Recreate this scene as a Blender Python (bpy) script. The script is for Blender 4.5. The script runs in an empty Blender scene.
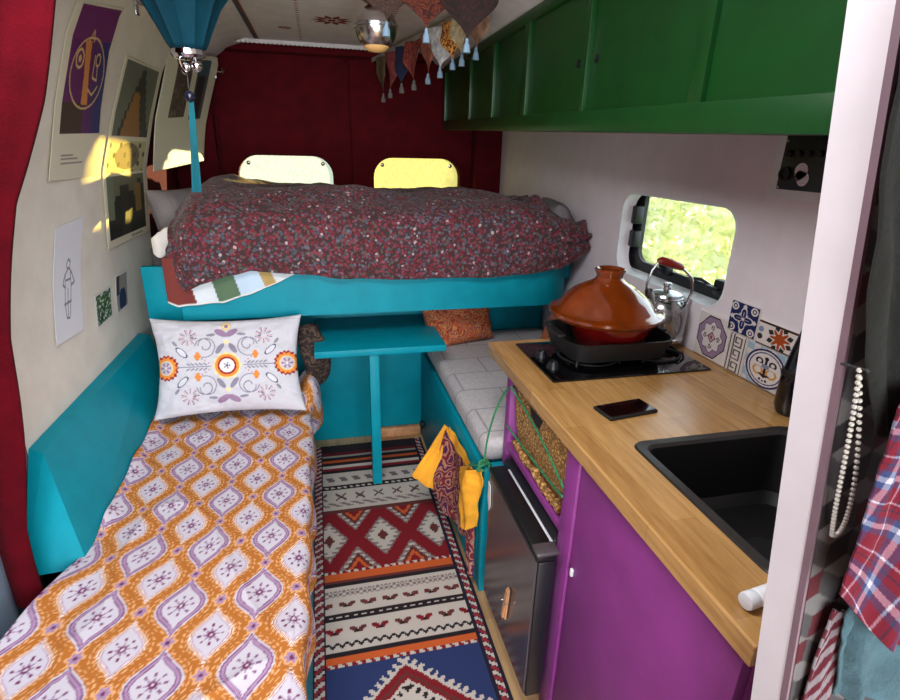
import bpy, bmesh, math, random
import numpy as np
from mathutils import Vector, Matrix
random.seed(4)
PI = math.pi
SC = bpy.context.scene
COL = SC.collection

# ------------------------------------------------------------------ helpers
def lin(c):
    c = np.asarray(c, float) / 255.0
    return np.where(c <= 0.04045, c / 12.92, ((c + 0.055) / 1.055) ** 2.4)

def hash2(i, j, s):
    n = np.sin(i * 127.1 + j * 311.7 + s * 74.7) * 43758.5453
    return n - np.floor(n)

def nz(x, y, s=0.0):
    """smooth value noise in 0..1"""
    x = np.asarray(x, float); y = np.asarray(y, float)
    i = np.floor(x); j = np.floor(y); u = x - i; v = y - j
    u = u * u * (3 - 2 * u); v = v * v * (3 - 2 * v)
    a = hash2(i, j, s); b = hash2(i + 1, j, s); c = hash2(i, j + 1, s); d = hash2(i + 1, j + 1, s)
    return (a * (1 - u) + b * u) * (1 - v) + (c * (1 - u) + d * u) * v

def fbm(x, y, s=0.0):
    return nz(x, y, s) * .55 + nz(x * 2.1, y * 2.1, s + 3) * .3 + nz(x * 4.3, y * 4.3, s + 7) * .15

def sstep(a, b, x):
    t = np.clip((np.asarray(x, float) - a) / (b - a), 0, 1)
    return t * t * (3 - 2 * t)

class NT:
    def __init__(s, name):
        s.m = bpy.data.materials.new(name); s.m.use_nodes = True
        s.t = s.m.node_tree; s.t.nodes.clear()
        s.o = s.n('ShaderNodeOutputMaterial'); s.b = s.n('ShaderNodeBsdfPrincipled')
        s.l(s.b.outputs[0], s.o.inputs[0])
    def n(s, t, **k):
        x = s.t.nodes.new(t)
        for a, b in k.items(): setattr(x, a, b)
        return x
    def l(s, a, b): s.t.links.new(a, b)
    def ramp(s, src, stops):
        r = s.n('ShaderNodeValToRGB'); e = r.color_ramp.elements
        while len(e) > 1: e.remove(e[0])
        for k, (p, c) in enumerate(stops):
            q = e[0] if k == 0 else e.new(p)
            q.position = p; q.color = (*lin(c), 1)
        s.l(src, r.inputs[0]); return r.outputs[0]
    def bump(s, src, st, dist=.01):
        b = s.n('ShaderNodeBump'); b.inputs['Strength'].default_value = st; b.inputs['Distance'].default_value = dist
        s.l(src, b.inputs['Height']); s.l(b.outputs[0], s.b.inputs['Normal'])

def mat(name, col, rough=.6, metal=0., var=.06, scale=12., bump=0., bscale=60., coat=0., spec=.5, sheen=0.):
    t = NT(name)
    tc = t.n('ShaderNodeTexCoord')
    nn = t.n('ShaderNodeTexNoise'); nn.inputs['Scale'].default_value = scale; nn.inputs['Detail'].default_value = 4
    t.l(tc.outputs['Object'], nn.inputs['Vector'])
    c = np.asarray(col, float)
    out = t.ramp(nn.outputs[0], [(.25, np.clip(c * (1 - var), 0, 255)), (.75, np.clip(c * (1 + var), 0, 255))])
    t.l(out, t.b.inputs['Base Color'])
    t.b.inputs['Roughness'].default_value = rough; t.b.inputs['Metallic'].default_value = metal
    t.b.inputs['Specular IOR Level'].default_value = spec
    if coat: t.b.inputs['Coat Weight'].default_value = coat; t.b.inputs['Coat Roughness'].default_value = .08
    if sheen: t.b.inputs['Sheen Weight'].default_value = sheen
    if bump:
        b = t.n('ShaderNodeTexNoise'); b.inputs['Scale'].default_value = bscale; b.inputs['Detail'].default_value = 3
        t.l(tc.outputs['Object'], b.inputs['Vector']); t.bump(b.outputs[0], bump)
    return t.m

def cmat(name, rough=.85, bump=.25, bscale=220., coat=0., sheen=0.):
    """material whose pattern is a colour attribute worked out by the script, with a fine weave"""
    t = NT(name)
    a = t.n('ShaderNodeVertexColor'); a.layer_name = 'pattern'
    tc = t.n('ShaderNodeTexCoord')
    w = t.n('ShaderNodeTexNoise'); w.inputs['Scale'].default_value = bscale; w.inputs['Detail'].default_value = 2
    t.l(tc.outputs['Object'], w.inputs['Vector'])
    mx = t.n('ShaderNodeMix', data_type='RGBA', blend_type='MULTIPLY'); mx.inputs[0].default_value = .25 if bump else 0
    t.l(a.outputs[0], mx.inputs[6]); t.l(w.outputs[0], mx.inputs[7])
    mr = t.n('ShaderNodeMapRange'); mr.inputs[3].default_value = .75; mr.inputs[4].default_value = 1.25
    t.l(w.outputs[0], mr.inputs[0]); t.l(mr.outputs[0], mx.inputs[7])
    t.l(mx.outputs[2], t.b.inputs['Base Color'])
    t.b.inputs['Roughness'].default_value = rough
    t.b.inputs['Specular IOR Level'].default_value = .3
    if coat: t.b.inputs['Coat Weight'].default_value = coat
    if sheen: t.b.inputs['Sheen Weight'].default_value = sheen
    if bump: t.bump(w.outputs[0], bump, .003)
    return t.m

class MB:
    """collects shapes (world coordinates) into ONE mesh"""
    def __init__(s): s.v = []; s.f = []; s.mi = []; s.cur = 0
    def add(s, vs, fs, mi=None):
        k = len(s.v); s.v += [tuple(map(float, p)) for p in vs]; s.f += [tuple(i + k for i in f) for f in fs]
        s.mi += [s.cur if mi is None else mi] * len(fs); return s
    def bmadd(s, bm):
        bm.verts.ensure_lookup_table(); bm.verts.index_update()
        s.add([v.co[:] for v in bm.verts], [[v.index for v in f.verts] for f in bm.faces]); bm.free(); return s
    def box(s, x0, x1, y0, y1, z0, z1, bev=.003, seg=2, M=None):
        bm = bmesh.new(); bmesh.ops.create_cube(bm, size=1)
        for v in bm.verts:
            v.co = Vector(((x0 + x1) / 2 + v.co.x * (x1 - x0), (y0 + y1) / 2 + v.co.y * (y1 - y0), (z0 + z1) / 2 + v.co.z * (z1 - z0)))
        if bev: bmesh.ops.bevel(bm, geom=bm.edges[:], offset=bev, segments=seg, profile=.5, affect='EDGES')
        if M is not None: bmesh.ops.transform(bm, matrix=M, verts=bm.verts)
        return s.bmadd(bm)
    def prism(s, pts, d, bev=0.):
        """polygon pts (3-D, planar), extruded by vector d"""
        bm = bmesh.new(); d = Vector(d)
        a = [bm.verts.new(p) for p in pts]; b = [bm.verts.new(Vector(p) + d) for p in pts]; n = len(pts)
        bm.faces.new(a); bm.faces.new(b[::-1])
        for i in range(n): bm.faces.new((a[i], b[i], b[(i + 1) % n], a[(i + 1) % n]))
        bmesh.ops.recalc_face_normals(bm, faces=bm.faces)
        if bev: bmesh.ops.bevel(bm, geom=bm.edges[:], offset=bev, segments=2, profile=.5, affect='EDGES')
        return s.bmadd(bm)
    def lathe(s, prof, c, seg=48, axis=(0, 0, 1)):
        """profile of (r, h) from bottom to top about axis through c"""
        ax = Vector(axis).normalized(); q = Vector((0, 0, 1)).rotation_difference(ax); c = Vector(c)
        vs = []; fs = []; n = len(prof)
        for r, h in prof:
            for k in range(seg):
                a = 2 * PI * k / seg
                vs.append(c + q @ Vector((r * math.cos(a), r * math.sin(a), h)))
        for i in range(n - 1):
            for k in range(seg):
                a = i * seg + k; b = i * seg + (k + 1) % seg
                fs.append((a, b, b + seg, a + seg))
        if prof[0][0] > 1e-6: fs.append(tuple(range(seg))[::-1])
        if prof[-1][0] > 1e-6: fs.append(tuple(range((n - 1) * seg, n * seg)))
        return s.add(vs, fs)
    def tube(s, pts, r, seg=8, closed=False):
        P = [Vector(p) for p in pts]; n = len(P); R = r if hasattr(r, '__len__') else [r] * n
        vs = []; fs = []; up = None
        for i, p in enumerate(P):
            t = ((P[(i + 1) % n] - P[i - 1]) if closed else (P[min(i + 1, n - 1)] - P[max(i - 1, 0)])).normalized()
            if up is None: up = Vector((0, 0, 1)) if abs(t.z) < .9 else Vector((1, 0, 0))
            up = (up - t * up.dot(t)).normalized(); w = t.cross(up)
            for k in range(seg):
                a = 2 * PI * k / seg; vs.append(p + (up * math.cos(a) + w * math.sin(a)) * R[i])
        m = n if closed else n - 1
        for i in range(m):
            for k in range(seg):
                a = i * seg + k; b = i * seg + (k + 1) % seg; j = ((i + 1) % n) * seg
                fs.append((a, b, j + (k + 1) % seg, j + k))
        if not closed: fs += [tuple(range(seg))[::-1], tuple(range((n - 1) * seg, n * seg))]
        return s.add(vs, fs)
    def ball(s, c, r, seg=16, rings=10):
        if not hasattr(r, '__len__'): r = (r, r, r)
        vs = []; fs = []
        for i in range(rings + 1):
            th = PI * i / rings
            for k in range(seg):
                a = 2 * PI * k / seg
                vs.append((c[0] + r[0] * math.sin(th) * math.cos(a), c[1] + r[1] * math.sin(th) * math.sin(a), c[2] - r[2] * math.cos(th)))
        for i in range(rings):
            for k in range(seg):
                a = i * seg + k; b = i * seg + (k + 1) % seg; fs.append((a, b, b + seg, a + seg))
        return s.add(vs, fs)
    def grid(s, X, Y, Z, wrap=False):
        nv, nu = X.shape; k = len(s.v)
        s.v += list(zip(X.ravel().tolist(), Y.ravel().tolist(), Z.ravel().tolist()))
        for j in range(nv - 1):
            for i in range(nu if wrap else nu - 1):
                a = k + j * nu + i; b = k + j * nu + (i + 1) % nu
                s.f.append((a, b, b + nu, a + nu)); s.mi.append(s.cur)
        return s

def mkmesh(name, mb, mats, base=(0, 0, 0), smooth=35., colors=None, merge=0.):
    me = bpy.data.meshes.new(name)
    V = np.array(mb.v, float) - np.array(base, float)
    me.from_pydata(V.tolist(), [], mb.f)
    for m in (mats if isinstance(mats, (list, tuple)) else [mats]): me.materials.append(m)
    if any(mb.mi): me.polygons.foreach_set('material_index', mb.mi)
    if colors is not None:
        a = me.color_attributes.new('pattern', 'FLOAT_COLOR', 'POINT')
        c = np.ones((len(V), 4)); c[:, :3] = colors.reshape(-1, 3); a.data.foreach_set('color', c.ravel())
    if smooth:
        me.polygons.foreach_set('use_smooth', [True] * len(me.polygons))
        me.set_sharp_from_angle(angle=math.radians(smooth))
    me.update(); return me

def tag(o, label=None, cat=None, group=None, kind=None):
    if label: o['label'] = label
    if cat: o['category'] = cat
    if group: o['group'] = group
    if kind: o['kind'] = kind
    return o

class Thing:
    def __init__(s, name, label, cat, base, group=None, kind=None):
        s.b = tuple(base); s.o = bpy.data.objects.new(name, None); s.o.empty_display_size = .05
        s.o.location = base; COL.objects.link(s.o); tag(s.o, label, cat, group, kind)
    def part(s, name, mb, m, parent=None, label=None, smooth=35., colors=None, solid=0.):
        o = bpy.data.objects.new(name, mkmesh(name, mb, m, s.b, smooth, colors)); COL.objects.link(o)
        o.parent = parent or s.o
        if label: o['label'] = label
        if solid: solidify(o, solid)
        return o

def solidify(o, t):
    md = o.modifiers.new('thickness', 'SOLIDIFY'); md.thickness = t; md.offset = 0

def single(name, label, cat, mb, m, base=None, group=None, smooth=35., colors=None, solid=0., kind=None):
    if base is None:
        V = np.array(mb.v); base = ((V[:, 0].min() + V[:, 0].max()) / 2, (V[:, 1].min() + V[:, 1].max()) / 2, V[:, 2].min())
    o = bpy.data.objects.new(name, mkmesh(name, mb, m, base, smooth, colors)); o.location = base; COL.objects.link(o)
    tag(o, label, cat, group, kind)
    if solid: solidify(o, solid)
    return o

def struct(name, label, mb, m, parent=None, smooth=35., colors=None, cat='structure'):
    o = bpy.data.objects.new(name, mkmesh(name, mb, m, (0, 0, 0), smooth, colors)); COL.objects.link(o)
    if parent: o.parent = parent
    else: tag(o, label, cat, None, 'structure')
    return o

def spart(name, mb, m, parent, smooth=35.):
    o = bpy.data.objects.new(name, mkmesh(name, mb, m, (0, 0, 0), smooth)); COL.objects.link(o); o.parent = parent; return o

def rrect(u0, u1, v0, v1, r, n=8):
    P = []
    for cx, cy, a0 in ((u1 - r, v1 - r, 0), (u0 + r, v1 - r, 90), (u0 + r, v0 + r, 180), (u1 - r, v0 + r, 270)):
        for k in range(n + 1):
            a = math.radians(a0 + 90 * k / n); P.append((cx + r * math.cos(a), cy + r * math.sin(a)))
    return P

def holed(mb, outer, holes, f, d):
    """flat panel with holes: 2-D outlines mapped by f(u,v)->xyz, extruded by d"""
    bm = bmesh.new(); loops = []
    for L in [outer] + holes:
        vs = [bm.verts.new(f(*p)) for p in L]; loops.append(vs)
        for i in range(len(vs)): bm.edges.new((vs[i], vs[(i + 1) % len(vs)]))
    bmesh.ops.triangle_fill(bm, use_beauty=True, use_dissolve=False, edges=bm.edges[:])
    g = bmesh.ops.extrude_face_region(bm, geom=bm.faces[:])
    bmesh.ops.translate(bm, vec=Vector(d), verts=[v for v in g['geom'] if isinstance(v, bmesh.types.BMVert)])
    bmesh.ops.recalc_face_normals(bm, faces=bm.faces)
    return mb.bmadd(bm)

def pillow_grid(c, w, h, t, ex, ey, en, nu=70, nv=50, sag=.06, seed=0, wr=.004):
    """a closed cushion: centre c, axes ex/ey in its plane and en its normal; returns X,Y,Z and u,v of its two sides"""
    ex, ey, en = (np.array(Vector(a).normalized()) for a in (ex, ey, en))
    a = np.linspace(-1, 1, nu); b = np.linspace(-1, 1, nv); A, B = np.meshgrid(a, b)
    u = A * w / 2 * (1 - sag * (1 - A * A) * 0 - sag * (1 - B ** 2)); v = B * h / 2 * (1 - sag * (1 - A ** 2))
    th = t / 2 * np.sqrt(np.clip(1 - np.abs(A) ** 3, 0, 1)) ** .9 * np.sqrt(np.clip(1 - np.abs(B) ** 3, 0, 1)) ** .9
    out = []
    for sgn in (1, -1):
        w_ = th + wr * (fbm(A * 4 + 9, B * 4, seed + sgn) - .5) * 2 * (th > 0)
        P = [c[k] + ex[k] * u + ey[k] * v + en[k] * w_ * sgn for k in range(3)]
        out.append(P)
    return A, B, u, v, out

def make_pillow(mb, *a, **k):
    A, B, u, v, o = pillow_grid(*a, **k)
    mb.grid(*[o[0][i][:, ::-1] for i in range(3)]); mb.grid(*o[1])
    return A, B, u, v

# ------------------------------------------------------------------ materials
TEAL = mat('teal_paint', (0, 136, 154), .45, var=.05, bump=.03, bscale=40, spec=.2)
GREEN = mat('green_gloss_paint', (6, 62, 18), .36, var=.07, bump=.04, bscale=45)
PURPLE = mat('purple_paint', (134, 52, 128), .5, var=.06, bump=.04, bscale=40)
WHITE_R = mat('cool_white_lining', (228, 219, 224), .7, var=.02, bump=.03, bscale=90)
WHITE_L = mat('cream_white_lining', (228, 221, 208), .8, var=.03, bump=.05, bscale=120)
CEIL = mat('ceiling_lining', (222, 214, 216), .8, var=.04, bump=.04, bscale=70)
RED = mat('dark_red_carpet_lining', (80, 5, 15), .9, var=.12, bump=.25, bscale=260, spec=.2)
RED_C = mat('red_fleece', (74, 3, 14), .95, var=.15, bump=.3, bscale=240, spec=.1)
PANEL_W = mat('white_painted_board', (206, 199, 204), .6, var=.02)
MAUVE = mat('mauve_edge', (116, 92, 102), .7, var=.08)
WPLASTIC = mat('white_plastic', (225, 228, 232), .35, var=.01)
BLACKP = mat('black_plastic', (16, 17, 20), .4, var=.1)
BLACKG = mat('black_glass', (5, 5, 7), .06, var=.05, coat=.5)
CASTIRON = mat('cast_iron', (22, 22, 24), .5, var=.15, bump=.1, bscale=200)
FRIDGE_D = mat('dark_fridge_door', (92, 85, 88), .24, metal=.4, var=.12, scale=5)
FRIDGE_B = mat('fridge_black_side', (24, 24, 30), .38, var=.1)
STEEL = mat('brushed_metal', (190, 192, 196), .22, metal=1., var=.05)
DULLMETAL = mat('aged_metal', (186, 180, 176), .24, metal=1., var=.1)
TERRA = mat('glazed_terracotta', (104, 42, 8), .14, var=.25, scale=9, coat=.7)
TERRA_D = mat('glazed_dark_red', (112, 16, 14), .12, var=.1, coat=.6)
BASKETM = None
OFFWHITE = mat('off_white_cotton', (222, 214, 206), .9, var=.03, bump=.1, bscale=300)
GREYC = mat('grey_linen', (112, 106, 108), .95, var=.08, bump=.2, bscale=200)
GREYM = mat('dark_grey_fabric', (70, 64, 66), .95, var=.1, bump=.2, bscale=200)
RUBBER = mat('matt_black', (12, 12, 14), .6)
SINKM = mat('black_granite_sink', (5, 5, 6), .5, var=.2, scale=80, bump=.05, bscale=300)
COATM = mat('olive_black_cloth', (15, 15, 12), .95, var=.15, bump=.25, bscale=150)
DENIM = mat('pale_teal_denim', (56, 82, 92), .95, var=.14, scale=30, bump=.25, bscale=300)
PEARL = mat('pearl_white', (168, 162, 154), .2, var=.02, coat=.5)
CORDG = mat('green_cord', (40, 116, 74), .7, var=.25, scale=90)
SILK = mat('blue_silk', (0, 44, 58), .75, var=.2, spec=.15)
RIBBON = mat('teal_ribbon', (0, 78, 90), .7, var=.15, spec=.2)
CHROME = mat('chrome', (215, 215, 220), .1, metal=1., var=.02)
WOODP = mat('pale_wood', (196, 140, 98), .6, var=.15, scale=30)
REDWOOD = mat('red_lacquered_wood', (120, 28, 16), .3, var=.12)
BLUEPAINT = mat('pale_blue_panel', (150, 168, 190), .6)
PAPERW = mat('white_paper', (232, 232, 236), .8, var=.01)
DARKGAP = mat('unlit_gap', (24, 18, 20), .9)

def wood(name, c0, c1, scale=(1, 1, 1), rough=.42, strip=(.0, .045), axis=1):
    """planked wood: grain stretched along axis and staves strip wide across"""
    t = NT(name); tc = t.n('ShaderNodeTexCoord')
    mp = t.n('ShaderNodeMapping'); mp.inputs['Scale'].default_value = scale
    t.l(tc.outputs['Object'], mp.inputs['Vector'])
    nn = t.n('ShaderNodeTexNoise'); nn.inputs['Scale'].default_value = 6; nn.inputs['Detail'].default_value = 6; nn.inputs['Roughness'].default_value = .6
    t.l(mp.outputs[0], nn.inputs['Vector'])
    br = t.n('ShaderNodeTexBrick'); br.offset = .37; br.inputs['Scale'].default_value = 1
    br.inputs['Brick Width'].default_value = .55; br.inputs['Row Height'].default_value = strip[1]; br.inputs['Mortar Size'].default_value = .0006
    br.inputs['Color1'].default_value = (.35, .35, .35, 1); br.inputs['Color2'].default_value = (.75, .75, .75, 1); br.inputs['Mortar'].default_value = (.25, .25, .25, 1)
    m2 = t.n('ShaderNodeMapping'); m2.inputs['Rotation'].default_value = (0, 0, PI / 2 if axis == 1 else 0)
    t.l(tc.outputs['Object'], m2.inputs['Vector']); t.l(m2.outputs[0], br.inputs['Vector'])
    ad = t.n('ShaderNodeMix', data_type='FLOAT'); ad.inputs[0].default_value = .42
    t.l(nn.outputs[0], ad.inputs[2]); t.l(br.outputs[0], ad.inputs[3])
    t.l(t.ramp(ad.outputs[0], [(.3, c0), (.7, c1)]), t.b.inputs['Base Color'])
    t.b.inputs['Roughness'].default_value = rough; t.b.inputs['Coat Weight'].default_value = .25; t.b.inputs['Coat Roughness'].default_value = .25
    t.bump(nn.outputs[0], .04)
    return t.m
WORKTOP = wood('oak_worktop', (142, 98, 50), (196, 152, 94), (14, 1.2, 14), .24)
FLOORW = wood('floor_boards', (158, 118, 78), (206, 170, 124), (9, .8, 9), .5, (.0, .11))

def floral():
    t = NT('ditsy_floral_cotton'); tc = t.n('ShaderNodeTexCoord')
    no = t.n('ShaderNodeTexNoise'); no.inputs['Scale'].default_value = 40; t.l(tc.outputs['Object'], no.inputs['Vector'])
    mxv = t.n('ShaderNodeMix', data_type='VECTOR'); mxv.inputs[0].default_value = .012
    t.l(tc.outputs['Object'], mxv.inputs[4]); t.l(no.outputs['Color'], mxv.inputs[5])
    v = t.n('ShaderNodeTexVoronoi'); v.inputs['Scale'].default_value = 96; v.inputs['Randomness'].default_value = .9
    t.l(mxv.outputs[1], v.inputs['Vector'])
    sep = t.n('ShaderNodeSeparateColor'); t.l(v.outputs['Color'], sep.inputs[0])
    r = t.ramp(sep.outputs[0], [(0, (112, 32, 46)), (.22, (74, 26, 32)), (.34, (76, 76, 90)), (.48, (98, 94, 106)), (.56, (58, 40, 42)), (.74, (122, 54, 66)), (.90, (176, 150, 152)), (.92, (82, 80, 68))])
    for n in t.t.nodes:
        if n.bl_idname == 'ShaderNodeValToRGB': n.color_ramp.interpolation = 'CONSTANT'
    d = t.n('ShaderNodeMapRange'); d.inputs[1].default_value = .5; d.inputs[2].default_value = .75
    t.l(v.outputs['Distance'], d.inputs[0])
    m = t.n('ShaderNodeMix', data_type='RGBA'); t.l(d.outputs[0], m.inputs[0]); t.l(r, m.inputs[6]); m.inputs[7].default_value = (*lin((58, 35, 37)), 1)
    t.l(m.outputs[2], t.b.inputs['Base Color']); t.b.inputs['Roughness'].default_value = .9; t.b.inputs['Sheen Weight'].default_value = .1
    t.bump(no.outputs[0], .15)
    return t.m
FLORAL = floral()

def paisley(name, cols, scale=26):
    t = NT(name); tc = t.n('ShaderNodeTexCoord')
    w = t.n('ShaderNodeTexWave', wave_type='RINGS'); w.inputs['Scale'].default_value = scale * .25; w.inputs['Distortion'].default_value = 14; w.inputs['Detail'].default_value = 2; w.inputs['Detail Scale'].default_value = 3
    t.l(tc.outputs['Object'], w.inputs['Vector'])
    t.l(t.ramp(w.outputs['Fac'], [(i / (len(cols) - .5), c) for i, c in enumerate(cols)]), t.b.inputs['Base Color'])
    t.b.inputs['Roughness'].default_value = .85
    t.bump(w.outputs['Fac'], .1)
    return t.m
PAISLEY = paisley('orange_paisley', [(120, 44, 30), (186, 92, 48), (150, 66, 34), (206, 138, 76), (128, 70, 60)])
SCARFM = paisley('burgundy_scarf_print', [(86, 12, 38), (140, 22, 50), (176, 148, 90), (96, 24, 66), (206, 150, 130), (110, 20, 50), (70, 16, 60)], 17)
YELLOWC = mat('yellow_cotton', (234, 160, 36), .85, var=.1, bump=.15, bscale=250)
BROWNP = paisley('dark_brown_print', [(26, 18, 16), (52, 36, 30), (34, 24, 22), (86, 66, 54)], 34)

def seagrass():
    t = NT('woven_seagrass'); tc = t.n('ShaderNodeTexCoord')
    mp = t.n('ShaderNodeMapping'); mp.inputs['Scale'].default_value = (60, 60, 95); t.l(tc.outputs['Object'], mp.inputs['Vector'])
    v = t.n('ShaderNodeTexVoronoi', feature='DISTANCE_TO_EDGE'); v.inputs['Scale'].default_value = 1; t.l(mp.outputs[0], v.inputs['Vector'])
    t.l(t.ramp(v.outputs['Distance'], [(0, (92, 58, 28)), (.12, (168, 120, 62)), (.4, (214, 170, 104))]), t.b.inputs['Base Color'])
    t.b.inputs['Roughness'].default_value = .8; t.bump(v.outputs['Distance'], .7, .006)
    return t.m
BASKETM = seagrass()

def quilted():
    t = NT('pale_grey_quilting'); tc = t.n('ShaderNodeTexCoord')
    br = t.n('ShaderNodeTexBrick'); br.inputs['Scale'].default_value = 1; br.inputs['Brick Width'].default_value = .30; br.inputs['Row Height'].default_value = .17; br.inputs['Mortar Size'].default_value = .004
    br.inputs['Color1'].default_value = (*lin((178, 172, 174)), 1); br.inputs['Color2'].default_value = (*lin((190, 184, 184)), 1); br.inputs['Mortar'].default_value = (*lin((150, 144, 148)), 1)
    t.l(tc.outputs['Object'], br.inputs['Vector'])
    n = t.n('ShaderNodeTexNoise'); n.inputs['Scale'].default_value = 90; t.l(tc.outputs['Object'], n.inputs['Vector'])
    mx = t.n('ShaderNodeMix', data_type='RGBA', blend_type='OVERLAY'); mx.inputs[0].default_value = .25
    t.l(br.outputs[0], mx.inputs[6]); t.l(n.outputs[0], mx.inputs[7]); t.l(mx.outputs[2], t.b.inputs['Base Color'])
    t.b.inputs['Roughness'].default_value = .9; t.bump(br.outputs['Fac'], -.4, .004)
    return t.m
QUILTED = quilted()

def glass(name, col=(1, 1, 1), rough=.02, mix=.12):
    t = NT(name)
    tr = t.n('ShaderNodeBsdfTransparent'); tr.inputs[0].default_value = (*col, 1)
    gl = t.n('ShaderNodeBsdfGlossy'); gl.inputs['Roughness'].default_value = rough
    n = t.n('ShaderNodeTexNoise'); n.inputs['Scale'].default_value = 3
    r = t.n('ShaderNodeMapRange'); r.inputs[3].default_value = mix * .8; r.inputs[4].default_value = mix * 1.2; t.l(n.outputs[0], r.inputs[0])
    lw = t.n('ShaderNodeLayerWeight'); lw.inputs[0].default_value = .25
    ad = t.n('ShaderNodeMath', operation='MULTIPLY_ADD'); t.l(lw.outputs['Fresnel'], ad.inputs[0]); ad.inputs[1].default_value = .6; t.l(r.outputs[0], ad.inputs[2])
    m = t.n('ShaderNodeMixShader'); t.l(ad.outputs[0], m.inputs[0]); t.l(tr.outputs[0], m.inputs[1]); t.l(gl.outputs[0], m.inputs[2])
    t.l(m.outputs[0], t.o.inputs[0]); t.t.nodes.remove(t.b); return t.m
PANE = glass('window_pane', (.96, .98, .97), .02, .04)
KGLASS = glass('kettle_glass', (.92, .95, .96), .18, .42)

def film(name, col):
    t = NT(name)
    tr = t.n('ShaderNodeBsdfTransparent'); tr.inputs[0].default_value = (*col, 1)
    tl = t.n('ShaderNodeBsdfTranslucent'); 
    n = t.n('ShaderNodeTexNoise'); n.inputs['Scale'].default_value = 60; n.inputs['Detail'].default_value = 4
    tc = t.n('ShaderNodeTexCoord'); t.l(tc.outputs['Object'], n.inputs['Vector'])
    c = np.array(col) * 255
    rr = t.n('ShaderNodeValToRGB'); rr.color_ramp.elements[0].position = .3; rr.color_ramp.elements[1].position = .7
    rr.color_ramp.elements[0].color = (*(np.array(col) * .35), 1); rr.color_ramp.elements[1].color = (*col, 1)
    t.l(n.outputs[0], rr.inputs[0]); t.l(rr.outputs[0], tl.inputs[0])
    m = t.n('ShaderNodeMixShader'); m.inputs[0].default_value = .12
    t.l(tr.outputs[0], m.inputs[1]); t.l(tl.outputs[0], m.inputs[2]); t.l(m.outputs[0], t.o.inputs[0]); t.t.nodes.remove(t.b); return t.m
FILM_W = film('pale_window_film', (.46, .47, .40)); FILM_Y = film('yellow_window_film', (.50, .45, .24))

def leaves(name, c0, c1, c2):
    t = NT(name); tc = t.n('ShaderNodeTexCoord')
    v = t.n('ShaderNodeTexVoronoi'); v.inputs['Scale'].default_value = 22; t.l(tc.outputs['Object'], v.inputs['Vector'])
    n = t.n('ShaderNodeTexNoise'); n.inputs['Scale'].default_value = 2.2; n.inputs['Detail'].default_value = 5; t.l(tc.outputs['Object'], n.inputs['Vector'])
    sp = t.n('ShaderNodeSeparateColor'); t.l(v.outputs['Color'], sp.inputs[0])
    ad = t.n('ShaderNodeMix', data_type='FLOAT'); ad.inputs[0].default_value = .6; t.l(sp.outputs[0], ad.inputs[2]); t.l(n.outputs[0], ad.inputs[3])
    c = t.ramp(ad.outputs[0], [(.25, c0), (.5, c1), (.75, c2)])
    t.l(c, t.b.inputs['Base Color']); t.b.inputs['Roughness'].default_value = .6
    tl = t.n('ShaderNodeBsdfTranslucent'); t.l(c, tl.inputs[0])
    m = t.n('ShaderNodeMixShader'); m.inputs[0].default_value = .62; t.l(t.b.outputs[0], m.inputs[1]); t.l(tl.outputs[0], m.inputs[2]); t.l(m.outputs[0], t.o.inputs[0])
    return t.m
LEAF = leaves('hedge_leaves', (196, 208, 150), (236, 238, 196), (254, 252, 230))
GRASS = mat('rough_grass', (120, 150, 70), .9, var=.3, scale=4)

# ------------------------------------------------------------------ the setting
CEILZ = 2.04; REAR = 3.6; RW = 1.165
WP = [(0, -.80), (.5, -.805), (.7, -.80), (1.1, -.79), (1.39, -.76), (1.6, -.70), (1.77, -.64), (1.87, -.59), (1.95, -.535), (2.0, -.47), (2.04, -.36)]
def wx(z): return np.interp(z, [p[0] for p in WP], [p[1] for p in WP])

struct('ground', 'grassy ground outside the van', MB().box(-12, 14, -8, 16, -.75, -.65, 0), GRASS)
struct('floor', 'pale wooden floor boards', MB().box(-.85, 1.22, -1.7, REAR, -.04, 0, 0), FLOORW)

def shell(y0, y1, z0, z1, t, off=0., n=40):
    zs = np.linspace(z0, z1, n); pts = [(float(wx(z)) - off, z) for z in zs]
    outer = [(x - t, z + (t * .4 if z > 1.9 else 0)) for x, z in pts][::-1]
    mb = MB(); A = pts + outer
    va = [(x, y0, z) for x, z in A]; vb = [(x, y1, z) for x, z in A]; m = len(A)
    fs = [(i, (i + 1) % m, m + (i + 1) % m, m + i) for i in range(m)]
    for i in range(n - 1):
        fs.append((i, m - 1 - i, m - 2 - i, i + 1)); fs.append((m + i, m + i + 1, 2 * m - 2 - i, 2 * m - 1 - i))
    return mb.add(va + vb, fs)
wl = struct('wall_left', 'cream white lining panel of the left side covered with pictures', shell(1.45, 2.80, .40, 2.03, .03), WHITE_L)
spart('shaded_panel_edge', shell(1.438, 1.449, .40, 2.03, .03), MAUVE, wl)  # edge of the white board; its shade is put into the mauve colour
struct('wall_left_body', 'dark red carpeted left side of the van behind the lining', shell(-1.7, REAR, 0, 2.03, .05, .034), RED)
struct('wall_left_front', 'pale blue lower side panel at the near left', MB().box(-.835, -.822, .2, 1.40, .2, .9, .002), BLUEPAINT)

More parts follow.
